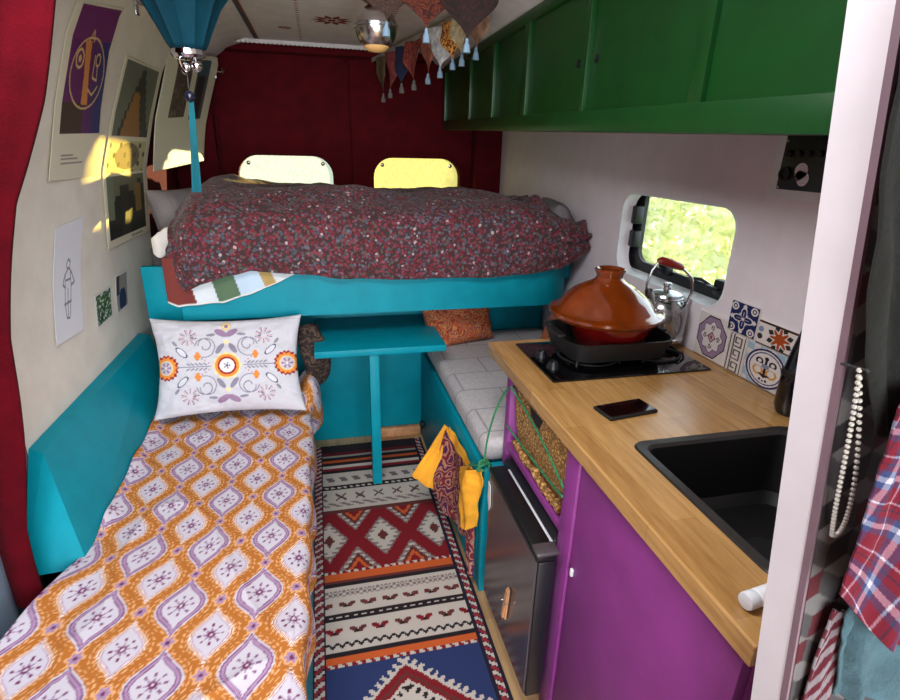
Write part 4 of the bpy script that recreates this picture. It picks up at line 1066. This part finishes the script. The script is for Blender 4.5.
def holo():
    t = NT('iridescent_sticker'); tc = t.n('ShaderNodeTexCoord'); n = t.n('ShaderNodeTexNoise'); n.inputs['Scale'].default_value = 55; n.inputs['Distortion'].default_value = 2
    t.l(tc.outputs['Object'], n.inputs['Vector']); t.l(t.ramp(n.outputs[0], [(.3, (236, 236, 240)), (.42, (190, 208, 226)), (.5, (232, 214, 226)), (.58, (206, 180, 208)), (.68, (240, 240, 236))]), t.b.inputs['Base Color']); t.b.inputs['Roughness'].default_value = .25; return t.m
cp.part('sticker', mb, holo(), pn, label='round shiny pale sticker')

# ------------------------------------------------------------------ green overhead cabinet
gc = Thing('wall_cabinet', 'long green overhead cabinet with sliding doors on the right', 'cabinet', (.95, 2.0, 1.55))
def zb(y): return 1.532 + .028 * (y - .5)
Y0, Y1 = .45, 3.42; FX = .752
mb = MB()
mb.prism([(FX + .02, Y0, zb(Y0)), (FX + .02, Y1, zb(Y1)), (FX + .02, Y1, zb(Y1) + .016), (FX + .02, Y0, zb(Y0) + .016)], (RW - FX - .021, 0, 0))
mb.box(FX + .02, RW - .001, Y1 - .016, Y1, zb(Y1) + .016, 1.945, 0); mb.box(FX + .02, RW - .001, Y0, Y0 + .016, zb(Y0) + .016, 1.945, 0)
mb.box(RW - .015, RW - .001, Y0 + .016, Y1 - .016, zb(Y1) + .02, 1.945, 0)
gc.part('carcass', mb, GREEN)
gc.part('top_board', MB().box(FX + .02, RW - .001, Y0, Y1, 1.946, 1.955, 0), GREEN)
mb = MB()
rail = .056
mb.prism([(FX, Y0, zb(Y0) - .004), (FX, Y1, zb(Y1) - .004), (FX, Y1, zb(Y1) + rail * .8), (FX, Y0, zb(Y0) + rail)], (.022, 0, 0), .002)
mb.prism([(FX, Y0, 1.935), (FX, Y1, 1.915), (FX, Y1, 1.952), (FX, Y0, 1.975)], (.022, 0, 0), .002)
openings = [(3.385, 2.86), (2.82, 2.475), (2.435, 2.075), (2.03, 1.578), (1.556, 1.072), (1.028, .47)]
ys_ = [Y1] + [v for o in openings for v in o] + [Y0]
for a, b in zip(ys_[0::2], ys_[1::2]):
    mb.prism([(FX + .0005, b, zb(b) + .04), (FX + .0005, a, zb(a) + .04), (FX + .0005, a, 1.93), (FX + .0005, b, 1.94)], (.021, 0, 0), .0015)
gc.part('face_frame', mb, GREEN)
for k, (a, b) in enumerate(openings):
    off = .013 if k % 2 else .017
    m_ = MB(); m_.prism([(FX + off, b - .01, zb(b) + .03), (FX + off, a + .01, zb(a) + .03), (FX + off, a + .01, 1.94), (FX + off, b - .01, 1.945)], (.004, 0, 0))
    d = gc.part('door', m_, GREEN)
    if k in (3, 4):
        yk = 1.63 if k == 3 else 1.525
        gc.part('finger_pull', MB().lathe([(.011, 0), (.011, .004), (.006, .005)], (FX + off, yk, 1.745), 20, (-1, 0, 0)), BLACKP, d, label='dark round finger pull')

# ------------------------------------------------------------------ lamp, lantern, bunting
lp = Thing('ceiling_lamp', 'round metal globe lamp hanging from the ceiling', 'lamp', (.211, 2.0, CEILZ))
cz = 1.865
lp.part('globe', MB().ball((.211, 2.0, cz), .068, 40, 24), DULLMETAL)
lp.part('band', MB().lathe([(.0685, 0), (.072, .002), (.072, .010), (.0685, .012)], (.211, 2.0, cz - .002), 40), STEEL)
lp.part('canopy', MB().lathe([(.03, 0), (.05, .012), (.062, .03), (.056, .046), (.075, .06), (.075, .075), (.02, .11), (.02, CEILZ - 1.935)], (.211, 2.0, 1.934), 36), mat('dark_bronze', (76, 36, 26), .4, metal=.3, var=.2))
lp.part('glass_cap', MB().lathe([(0, 0), (.028, .004), (.04, .014), (.042, .018)], (.211, 2.0, 1.7935), 32), mat('amber_glass', (226, 176, 110), .2))

ln = Thing('lantern', 'blue silk lantern hanging at the upper left', 'lantern', (-.275, 1.5, 1.68))
mb = MB(); pr = [(.036, 0), (.044, .012), (.060, .045), (.082, .088), (.112, .125), (.135, .165), (.148, .215), (.135, .27), (.09, .31), (.05, .335)]
ns = 96; vs = []; fs = []
for r, h in pr:
    for k in range(ns):
        a = 2 * PI * k / ns; q = 1 - .07 * abs(math.sin(a * 6)) ** .6 * 1.0
        vs.append((-.277 + r * q * math.cos(a), 1.5 + r * q * math.sin(a), 1.70 + h))
for i in range(len(pr) - 1):
    for k in range(ns): fs.append((i * ns + k, i * ns + (k + 1) % ns, (i + 1) * ns + (k + 1) % ns, (i + 1) * ns + k))
mb.add(vs, fs); ln.part('shade', mb, SILK, smooth=40, solid=.0015)
r_ = ln.part('ring', MB().lathe([(.020, 0), (.034, .003), (.039, .010), (.037, .02), (.030, .024)], (-.277, 1.5, 1.68), 36), CHROME, label='shiny metal ring')
mb = MB(); mb.ball((-.262, 1.495, 1.668), .013); mb.ball((-.284, 1.49, 1.664), .010); mb.tube(bez((-.30, 1.5, 1.68), (-.295, 1.495, 1.655), (-.285, 1.49, 1.65)), .004); ln.part('wire_clip', mb, CHROME, r_)
ln.part('cord', MB().tube([(-.285, 1.5, 1.68), (-.287, 1.5, 1.62)], .002, 6), RUBBER)
ln.part('bead', MB().ball((-.287, 1.5, 1.603), .0125), mat('dark_bead', (20, 22, 40), .15))
mb = MB()
for k in range(5):
    dx = (k - 2) * .0035
    mb.prism([(-.287 + dx * .6, 1.5, 1.592), (-.284 + dx * .6, 1.5, 1.592), (-.300 + dx + .004, 1.498 + .002 * (k % 2), 1.384), (-.305 + dx, 1.498 + .002 * (k % 2), 1.384)], (0, .002, 0))
ln.part('tassel', mb, RIBBON)

FC = [(88, 74, 52), (128, 56, 58), (26, 34, 66), (122, 40, 44), (150, 84, 66), (206, 208, 226), (206, 120, 40), (226, 196, 160), (150, 116, 96)]
def flag_mb(c, ax, w, h, seed, amp=.012, ends=.0):
    ax = Vector(ax).normalized(); n = ax.cross(Vector((0, 0, 1))).normalized()
    U, V = np.meshgrid(np.linspace(-1, 1, 15), np.linspace(0, 1, 22))
    wd = w / 2 * (1 - sstep(.45, 1.0, V) * .97) * (1 - .15 * V)
    tp = wd / (w / 2); curl = amp * (np.sin(U * 2.2 * tp + seed) - np.sin(seed)) * (.4 + V) + .008 * np.sin(V * 5 + seed)
    mb = MB(); X = c[0] + ax.x * U * wd + n.x * curl; Yv = c[1] + ax.y * U * wd + n.y * curl; Z = c[2] + ax.z * U * wd - V * h
    return mb.grid(X, Yv, Z), Vector((float(X[-1, 7]), float(Yv[-1, 7]), c[2] - h))
TASS = mat('pale_blue_tassel', (140, 170, 196), .8, var=.1); TASS2 = mat('grey_tassel', (120, 112, 112), .8, var=.1)
TAPE = mat('grey_tape', (150, 146, 142), .8, var=.05)
A_ = Vector((.3444, 3.53, 1.979)); B_ = Vector((.6908, 2.14, 2.0333)); D_ = (B_ - A_)
bu = Thing('bunting', 'string of small pointed sari flags with tassels along the green cabinet', 'bunting', A_[:])
mb = MB(); e = Vector((0, 0, .011)); A2 = A_ - D_ * .005; B2 = B_ + D_ * .01
mb.prism([A2 - e, B2 - e, B2 + e, A2 + e], (.0018, .0003, 0)); bu.part('tape', mb, TAPE)
info = [(.117, .24, .10), (.214, .233, .085), (.331, .226, .10), (.43, .227, .12), (.543, .219, .10), (.651, .213, .17), (.73, .196, .13), (.779, .191, .11), (.865, .187, .12)]
for k, (t, L, w) in enumerate(info):
    c = A_ + D_ * t; f, tip = flag_mb((c.x - .003 - .002 * (k % 2), c.y, c.z - .008), Vector((D_.x * 2.2, D_.y, 0)), w * 1.15, L - .05, k * 1.7)
    m_ = mat('flag_cloth_%d' % k, FC[k], .8, var=.25, scale=40) if k not in (6, 3) else paisley('flag_print_%d' % k, [(90, 40, 24), FC[k], (236, 176, 96) if k == 6 else (160, 70, 60)], 60)
    fo = bu.part('flag', f, m_, smooth=180, solid=.001)
    bu.part('tassel', MB().lathe([(.003, 0), (.0135, .001), (.012, .022), (.006, .034), (.007, .041), (.003, .048)], (tip.x, tip.y, tip.z - .044), 12), TASS if k >= 4 else TASS2, fo)
b2 = Thing('bunting', 'nearer string of large patterned bunting flags along the top edge', 'bunting', (.35, 1.93, 2.03))
A3 = Vector((.09, 1.95, 2.036)); B3 = Vector((.66, 1.90, 2.036)); D3 = B3 - A3
mb = MB(); mb.prism([A3 - e * .7, B3 - e * .7, B3 + e * .3, A3 + e * .3], (0, .0018, 0)); b2.part('tape', mb, TAPE)
for k, (x, w, zt, m_) in enumerate(((.237, .145, 1.871, paisley('flag_brown_print', [(44, 28, 24), (80, 52, 38), (58, 38, 32)], 30)), (.363, .15, 1.857, paisley('flag_rust_print', [(74, 26, 20), (124, 54, 30), (60, 20, 18)], 36)), (.497, .16, 1.837, paisley('flag_dark_print', [(36, 16, 16), (58, 26, 24), (30, 18, 17)], 30)))):
    t = (x - A3.x) / D3.x; c = A3 + D3 * t; f, tip = flag_mb((c.x, c.y - .002, c.z - .006), D3, w * 1.25, c.z - .006 - zt, k * 2.1 + 1, .010)
    fo = b2.part('flag', f, m_, smooth=180, solid=.001)
    b2.part('tassel', MB().lathe([(.003, 0), (.0125, .001), (.011, .020), (.0055, .032), (.0065, .038), (.003, .044)], (tip.x, tip.y, tip.z - .040), 12), TASS, fo)

# ------------------------------------------------------------------ pictures on the left wall
PAPER = cmat('printed_paper', .55, .0)
def sheet(name, label, tl, tr, bl, br, fn, nu=110, nv=170, curl=.012, seed=1, onwall=True, cat='poster', group=None):
    """corners (y, z); the sheet follows the curve of the wall lining"""
    U, V = np.meshgrid(np.linspace(0, 1, nu), np.linspace(0, 1, nv))
    Y = (tl[0] * (1 - U) + tr[0] * U) * V + (bl[0] * (1 - U) + br[0] * U) * (1 - V)
    Z = (tl[1] * (1 - U) + tr[1] * U) * V + (bl[1] * (1 - U) + br[1] * U) * (1 - V)
    X = wx(Z) + .0035 + curl * ((1 - V) ** 3 * (1 - U) ** 1.5 + .5 * (1 - V) ** 4) + curl * .5 * np.abs(np.sin(V * 2.6 + seed)) * (1 - U) ** 2
    mb = MB(); mb.grid(X, Y, Z)
    return single(name, label, cat, mb, PAPER, base=(float(X.mean()), float(Y.mean()), float(Z.min())), smooth=180, colors=lin(fn(U, V)), solid=.0012, group=group)
CREAM = np.array((226, 218, 196.))
def seg(u, v, a, b, w):
    ax, ay = a; bx, by = b; dx, dy = bx - ax, by - ay; t = np.clip(((u - ax) * dx + (v - ay) * dy) / (dx * dx + dy * dy + 1e-9), 0, 1)
    return np.hypot(u - ax - t * dx, v - ay - t * dy) < w
def p_face(u, v):
    C = np.broadcast_to(CREAM, u.shape + (3,)).copy(); inn = (u > .12) & (u < .97) & (v > .27) & (v < .985)
    pc = np.array((98, 24, 96.)) * (1 - sstep(.55, 1, u))[..., None] + np.array((30, 44, 116.)) * sstep(.55, 1, u)[..., None]
    pc = np.where((v > .8)[..., None], np.array((110, 34, 104.)), pc)
    low = (v < .45) & (u < .55); pc = np.where(low[..., None], np.array((66, 46, 44.)), pc)
    C[inn] = pc[inn]
    line = np.array((224, 190, 130.)); x = (u - .55) / .36; y = (v - .62) / .20; r = np.hypot(x, y)
    fill = (u > .42) & (u < .60) & (v > .46) & (v < .80); wedge = inn & (np.abs(u - .52 + (v - .62) * .25) < .05 + .10 * np.abs(v - .62)) & (v > .44) & (v < .80)
    C[wedge] = np.array((214, 140, 76.)); C[inn & (np.abs(r - 1) < .026)] = line
    e = np.hypot((u - .34), (v - .70) * 1.5); C[inn & (np.abs(e - .075) < .011)] = line; C[inn & (e < .03)] = line
    e = np.hypot((u - .74), (v - .70) * 1.5); C[inn & (np.abs(e - .05) < .009)] = line
    for a, b in (((.66, .72), (.66, .60)), ((.66, .60), (.76, .585)), ((.76, .585), (.74, .66)), ((.60, .53), (.70, .50)), ((.70, .50), (.80, .55)), ((.48, .80), (.52, .86)), ((.52, .86), (.58, .80))): C[inn & seg(u, v, a, b, .007)] = line
    for k in range(3): C[(np.abs(v - .10 - k * .022) < .005) & (u > .18) & (u < .62 - .1 * k)] = np.array((150, 142, 130.))
    return C
def p_towers(u, v):
    C = np.broadcast_to(CREAM * 1.02, u.shape + (3,)).copy()
    inn = (u > .06) & (u < .95)
    top = inn & (v > .60) & (v < .985); mid = inn & (v > .40) & (v <= .575); bot = inn & (v > .045) & (v <= .385)
    C[top] = np.array((108, 112, 104.)); st = np.floor((v - .60) * 22) / 22
    C[top & (np.abs(u - .55) < .38 - st * 1.0)] = np.array((44, 46, 54.)); C[top & (np.abs(u - .48) < .24 - st * .8) & (v < .84)] = np.array((158, 108, 62.))
    C[mid] = np.array((206, 196, 150.)); C[mid & (np.hypot((u - .5) / .30, (v - .49) / .075) < 1)] = np.array((124, 112, 88.)); C[mid & (np.sin(u * 26) * np.sin(v * 60) > .6)] = np.array((90, 84, 66.))
    C[bot] = np.array((120, 116, 92.)); k = np.floor(u * 9); hgt = .16 + .2 * hash2(k, k * 0, 4)
    C[bot & (v < hgt)] = np.array((42, 44, 42.)); C[bot & (v < .12)] = np.array((32, 32, 34.)); C[bot & (np.abs(u - .78) < .08) & (v > .16) & (v < .33)] = np.array((156, 116, 66.)); C[bot & (np.abs(u - .45) < .10) & (v < .33)] = np.array((54, 54, 50.)); C[bot & (u < .2) & (v > .15)] = np.array((118, 130, 110.))
    C[(np.abs(v - .022) < .005) & (u > .55) & (u < .85)] = np.array((150, 146, 136.))
    return C
def p_pair(u, v):
    C = np.broadcast_to(CREAM * .98, u.shape + (3,)).copy()
    a = (u > .20) & (u < .48) & (v > .45) & (v < .98); b = (u > .58) & (u < .84) & (v > .42) & (v < .96)
    n = fbm(u * 14, v * 22, 3); C[a] = (np.array((96, 82, 74.)) * (.6 + .8 * n[..., None]))[a]; C[a & (np.abs(np.sin(u * 60 + 3 * n)) < .25)] = np.array((58, 50, 48.))
    C[b] = np.array((84, 86, 88.)); C[b & (np.abs(u - .70) < .07) & (v < .85)] = np.array((46, 40, 44.)); C[b & (v > .82)] = np.array((70, 96, 104.))
    return C
def p_sketch(u, v):
    C = np.broadcast_to(np.array((230, 230, 236.)), u.shape + (3,)).copy(); ink = np.array((138, 134, 142.))
    S_ = [((.50, .68), (.45, .64)), ((.45, .64), (.47, .60)), ((.47, .60), (.56, .60)), ((.56, .60), (.58, .65)), ((.58, .65), (.50, .68)), ((.50, .59), (.40, .55)), ((.56, .59), (.66, .54)), ((.40, .55), (.33, .47)), ((.66, .54), (.74, .46)), ((.33, .47), (.42, .44)), ((.74, .46), (.62, .44)), ((.42, .55), (.40, .44)), ((.60, .55), (.62, .44)), ((.40, .44), (.38, .30)), ((.62, .44), (.58, .30)), ((.50, .42), (.48, .30)), ((.38, .30), (.42, .18)), ((.58, .30), (.54, .19)), ((.42, .18), (.52, .17)), ((.48, .30), (.47, .20)), ((.44, .50), (.60, .50)), ((.36, .30), (.60, .31))]
    for a, b in S_: C[seg(u, v, a, b, .011)] = ink
    return C
def p_green(u, v):
    C = np.broadcast_to(np.array((222, 218, 214.)), u.shape + (3,)).copy(); inn = (u > .08) & (u < .92) & (v > .06) & (v < .94); n = fbm(u * 12, v * 12, 5); m = nz(u * 20, v * 20, 8)
    P = np.array((20, 40, 22.)) * (1 - n[..., None]) + np.array((96, 140, 70.)) * n[..., None]; P[m > .74] = (206, 216, 206); P[m < .2] = (16, 20, 18); C[inn] = P[inn]; return C
def p_blue(u, v):
    C = np.broadcast_to(np.array((222, 218, 214.)), u.shape + (3,)).copy(); inn = (u > .06) & (u < .94) & (v > .05) & (v < .95)
    C[inn] = np.array((158, 154, 148.)); C[inn & (np.hypot((u - .55) / .3, (v - .25) / .35) < 1)] = np.array((44, 62, 100.)); C[inn & (np.hypot((u - .55) / .13, (v - .66) / .1) < 1)] = np.array((176, 150, 134.)); C[inn & (u < .3) & (v > .45)] = np.array((70, 68, 70.)); return C
sheet('poster', 'tall poster of an abstract line drawn face on purple', (1.835, 1.85), (2.15, 1.895), (1.80, 1.388), (2.19, 1.385), p_face, 120, 190, .005, 1)
sheet('poster', 'long poster of dark towers in three pictures on the left wall', (2.30, 1.782), (2.765, 1.787), (2.195, 1.122), (2.74, 1.112), p_towers, 110, 200, .007, 2)
sheet('drawing', 'white sheet with a faint pencil sketch of a standing figure', (1.822, 1.255), (2.036, 1.262), (1.695, .93), (1.90, .912), p_sketch, 140, 220, .006, 3, cat='drawing')
sheet('photo_print', 'small print of green foliage below the tower poster', (2.037, .992), (2.206, .99), (2.002, .878), (2.172, .881), p_green, 60, 60, .003, 4, cat='photo')
sheet('photo_print', 'small narrow photo with a blue figure below the tower poster', (2.262, 1.014), (2.40, 1.008), (2.205, .873), (2.345, .873), p_blue, 50, 70, .003, 5, cat='photo')
# card with two pictures on the wall's far end, standing off the wall
U, V = np.meshgrid(np.linspace(0, 1, 120), np.linspace(0, 1, 140))
Yc = 2.80 + .62 * U + .03 * V; Zc = 1.372 + .035 * U + (.50 + .03 * U) * V; Xc = np.interp(Zc, [1.37, 1.6, 1.9], [-.735, -.69, -.60]) + .10 * U - .004 * np.sin(V * 5)
mb = MB(); mb.grid(Xc, Yc, Zc)
single('poster', 'pale card holding two dark photographs at the far end of the left wall', 'poster', mb, PAPER, base=(-.66, 3.1, 1.372), smooth=180, colors=lin(p_pair(U, V)), solid=.002)
for (hx, hy, hz_, lab) in ((-.548, 2.2, 1.915, 'small metal coat hook above the purple poster'), (-.515, 3.46, 1.86, 'small metal coat hook at the rear left corner')):
    hk = Thing('coat_hook', lab, 'hook', (hx, hy, hz_))
    hk.part('plate', MB().box(hx - .002, hx + .004, hy - .018, hy + .018, hz_ - .028, hz_ + .024, .002), STEEL)
    for s_ in (-1, 1): hk.part('prong', MB().tube(bez((hx + .004, hy + s_ * .01, hz_ + .01), (hx + .045, hy + s_ * .012, hz_ - .005), (hx + .04, hy + s_ * .03, hz_ + .02)), .004, 8), STEEL)

# red curtain at the near left
zc = np.linspace(.385, 2.0, 120); uu = np.linspace(0, 1, 60); U, Zc = np.meshgrid(uu, zc)
edge = np.interp(Zc, [.43, .62, .80, 1.10, 1.38, 1.57, 1.74, 2.0], [-.760, -.752, -.722, -.676, -.604, -.518, -.455, -.36])
X = edge * .968 - U * .36 + .006 * np.sin(Zc * 9); Y = 1.245 - .035 * np.sin(U * 15 + .8 * np.sin(Zc * 3)) * np.clip(U * 4, 0, 1) + .02 * (fbm(U * 4, Zc * 3, 2) - .5)
Zc = Zc + .02 * (nz(U * 14, U * 0, 3) - .5) * (Zc < .45)
mb = MB(); mb.grid(X, Y, Zc)
single('curtain', 'dark red fleece curtain hanging at the left edge', 'curtain', mb, RED_C, base=(-.7, 1.3, .42), smooth=180, solid=.01)

# ------------------------------------------------------------------ clothes on the near side of the partition
def plaid(u, v):
    red = np.array((96, 14, 32.)); wht = np.array((166, 160, 170.)); nav = np.array((42, 50, 84.)); 
    def stripe(t):
        t = (t / .062) % 1; c = np.full(t.shape + (3,), 0.) + red
        c[(t > .42) & (t < .80)] = nav * 1.1; c[(t > .55) & (t < .67)] = wht; c[(t > .10) & (t < .14)] = wht; c[(t > .26) & (t < .29)] = nav * .6; return c
    return .5 * stripe(u) + .5 * stripe(v)
def hang(rows, nu=70, nv=90, wr=.008, seed=1, fr=7): return cloth(rows, nu, nv, wr, seed, (0, -1, 0), fr)
U, V = np.meshgrid(np.linspace(0, .20, 200), np.linspace(0, .27, 260))
P = hang([[(.468, .310, 1.31), (.53, .295, 1.33), (.62, .295, 1.34)], [(.464, .305, 1.245), (.53, .288, 1.25), (.62, .290, 1.25)], [(.463, .302, 1.18), (.53, .285, 1.17), (.62, .288, 1.16)], [(.464, .302, 1.108), (.53, .282, 1.04), (.62, .285, 1.01)]], 200, 260, wr=.005, seed=4)
mb = MB(); mb.grid(*P)
single('plaid_shirt', 'red white and blue plaid shirt hanging at the right edge', 'shirt', mb, cmat('plaid_flannel', .95, .2, 500), base=(.53, .295, 1.02), smooth=180, colors=lin(plaid(U * .9 + .25 * V, V - .2 * U)), solid=.003)
P = hang([[(.505, .318, 1.10), (.55, .312, 1.12), (.63, .310, 1.12)], [(.508, .318, 1.03), (.55, .310, 1.02), (.63, .310, 1.02)], [(.535, .318, .93), (.57, .310, .91), (.64, .310, .90)]], seed=7, wr=.007)
mb = MB(); mb.grid(*P); single('denim_garment', 'pale teal denim garment hanging below the plaid shirt', 'garment', mb, DENIM, base=(.55, .315, .9), smooth=180, solid=.003)
def candy(u, v):
    t = ((u + .5 * v) / .014) % 1; return np.where((t < .5)[..., None], np.array((80, 24, 36.)), np.array((120, 110, 116.)))
P = hang([[(.500, .322, 1.055), (.512, .320, 1.052), (.525, .320, 1.05)], [(.499, .321, .99), (.515, .319, .985), (.53, .319, .98)], [(.499, .321, .90), (.52, .319, .895), (.54, .319, .89)]], 90, 90, .002, 9)
U, V = np.meshgrid(np.linspace(0, .06, 90), np.linspace(0, .14, 90))
mb = MB(); mb.grid(*P); single('striped_towel', 'red and white striped towel hanging behind the denim', 'towel', mb, cmat('candy_stripe', .95, .2, 500), base=(.46, .31, .91), smooth=180, colors=lin(candy(U, V)), solid=.003)
P = hang([[(.424, .368, 1.615), (.47, .355, 1.62), (.62, .345, 1.62)], [(.430, .360, 1.545), (.48, .345, 1.54), (.62, .335, 1.54)], [(.434, .352, 1.475), (.49, .335, 1.47), (.62, .325, 1.47)], [(.440, .344, 1.405), (.50, .325, 1.40), (.62, .315, 1.40)], [(.452, .337, 1.335), (.51, .318, 1.33), (.62, .312, 1.33)], [(.480, .330, 1.265), (.53, .318, 1.26), (.62, .312, 1.25)]], seed=2, wr=.006)
mb = MB(); mb.grid(P[0], P[1], P[2]); single('coat', 'dark olive coat hanging on the papered side of the white partition', 'coat', mb, COATM, base=(.53, .315, 1.25), smooth=180, solid=.004)
ny = .334
nk = Thing('bead_necklace', 'string of pearly beads hanging beside the white partition', 'necklace', (.465, ny, 1.33))
loop = bez((.449, ny, 1.328), (.466, ny, 1.26), (.466, ny - .003, 1.19), (.476, ny - .004, 1.150), n=34)[:-1] + bez((.476, ny - .004, 1.150), (.494, ny - .004, 1.14), (.494, ny - .003, 1.19), (.476, ny, 1.26), (.449, ny, 1.328), n=36)[:-1]
nk.part('thread', MB().tube(loop, .0005, 6, True), RUBBER)
bead0 = None
for p in loop:
    if bead0 is None:
        bead0 = nk.part('bead', MB().ball((0.465, ny, 1.33), .0024, 10, 6), PEARL); b_ = bead0
    else:
        b_ = bead0.copy(); COL.objects.link(b_); b_.parent = nk.o
    b_.location = Vector(p) - Vector((.465, ny, 1.33))
hk = Thing('coat_hook', 'small peg holding the bead necklace', 'hook', (.45, .34, 1.327))
hk.part('peg', MB().tube([(.450, .352, 1.327), (.450, .329, 1.330)], .0014, 8), RUBBER); hk.part('peg_tip', MB().ball((.450, .328, 1.330), .0022), RUBBER)

# ------------------------------------------------------------------ outside: foliage seen through the side window
rs = np.random.RandomState(3)
def bush(c, R, n, label):
    base = np.array([c[0], c[1], -.65]); mb = MB()
    V = rs.normal(size=(n, 3)); V /= np.linalg.norm(V, axis=1)[:, None]; rad = .55 + .45 * rs.rand(n) ** .5
    P = np.array(c) + V * rad[:, None] * np.array(R)
    Q = rs.normal(size=(n, 3)); Q /= np.linalg.norm(Q, axis=1)[:, None]; W = np.cross(Q, rs.normal(size=(n, 3))); W /= np.linalg.norm(W, axis=1)[:, None]
    sz = .05 + .05 * rs.rand(n)
    a = P - Q * sz[:, None]; b = P + W * sz[:, None] * .5; cc = P + Q * sz[:, None]; d = P - W * sz[:, None] * .5
    vs = np.stack([a, b, cc, d], 1).reshape(-1, 3); mb.v = [tuple(q) for q in vs.tolist()]; mb.f = [(4 * i, 4 * i + 1, 4 * i + 2, 4 * i + 3) for i in range(n)]; mb.mi = [0] * n
    t = Thing('bush', label, 'bush', base.tolist()); t.part('foliage', mb, LEAF, smooth=0)
    t.part('stem', MB().tube([(c[0], c[1], -.65), (c[0] + .05, c[1], c[2])], [.05, .03], 10), WOODP)
bush((3.3, 3.7, .6), (.9, .9, 1.25), 3000, 'nearer bright bush outside the left half of the side window')
bush((4.3, 5.6, .6), (1.2, 1.0, 1.35), 3000, 'farther pale bush outside behind the nearer one')

for base_, g in (('wall_tile', 'patterned tiles standing along the worktop wall'), ('poster', 'pictures on the left wall'), ('photo_print', 'small prints on the left wall'), ('bunting', 'strings of bunting under the ceiling'), ('coat_hook', 'small hooks on the walls'), ('bush', 'bushes outside the side window')):
    for o_ in list(SC.objects):
        if o_.parent is None and o_.name.split('.')[0] == base_: o_['group'] = g
for o_ in list(SC.objects):
    if o_.parent is None and o_.get('label', '').startswith('orange paisley pillow'): o_['group'] = 'orange paisley pillows on the right bench'
    if o_.parent is None and o_.get('label', '').startswith('grey pillow'): o_['group'] = 'grey pillows at the ends of the raised bed'

# ------------------------------------------------------------------ light
wd = bpy.data.worlds.new('World'); SC.world = wd; wd.use_nodes = True; nt = wd.node_tree
bg = nt.nodes['Background']; bg.inputs[0].default_value = (.80, .90, 1.0, 1); bg.inputs[1].default_value = 3.3
def light(name, kind, loc, direction, energy, col=(1, 1, 1), size=1, sizey=None, **k):
    L = bpy.data.lights.new(name, kind); L.energy = energy; L.color = col
    if kind == 'AREA':
        L.shape = 'RECTANGLE'; L.size = size; L.size_y = sizey or size
    for a, b in k.items(): setattr(L, a, b)
    o = bpy.data.objects.new(name, L); o.location = loc; o.rotation_euler = Vector(direction).to_track_quat('-Z', 'Y').to_euler(); COL.objects.link(o); return o
light('low_sun', 'SUN', (3, 6, 2), (-1.36, -1.30, .06), 42., (1, .87, .60), angle=.02)
light('open_door_daylight', 'AREA', (-.1, -1.75, 1.2), (.04, 1, -.06), 52., (.95, .98, 1.0), 1.5, 1.4)

light('added_overhead_fill', 'AREA', (-.05, .86, 2.03), (.10, .35, -1), 25., (.97, .98, 1.0), .8, .6)  # fill light added under the ceiling to brighten right wall and worktop

# ------------------------------------------------------------------ camera
f_px, p_, y_, r_ = 531.5, math.radians(20.68), math.radians(13.67), math.radians(1.43)
fw = Vector((math.sin(y_) * math.cos(p_), math.cos(y_) * math.cos(p_), -math.sin(p_)))
rt = Vector((math.cos(y_), -math.sin(y_), 0)); up = rt.cross(fw)
rt2 = rt * math.cos(r_) + up * math.sin(r_); up2 = -rt * math.sin(r_) + up * math.cos(r_)
cam = bpy.data.cameras.new('camera'); cam.sensor_fit = 'HORIZONTAL'; cam.sensor_width = 36; cam.lens = f_px / 900 * 36; cam.clip_start = .02
co = bpy.data.objects.new('camera', cam); COL.objects.link(co)
M = Matrix((rt2, up2, -fw)).transposed().to_4x4(); M.translation = (0, 0, 1.5); co.matrix_world = M
SC.camera = co
SC.view_settings.view_transform = 'Standard'; SC.view_settings.look = 'None'; SC.view_settings.gamma = 1; SC.view_settings.use_curve_mapping = False
SC.view_settings.exposure = 0.45
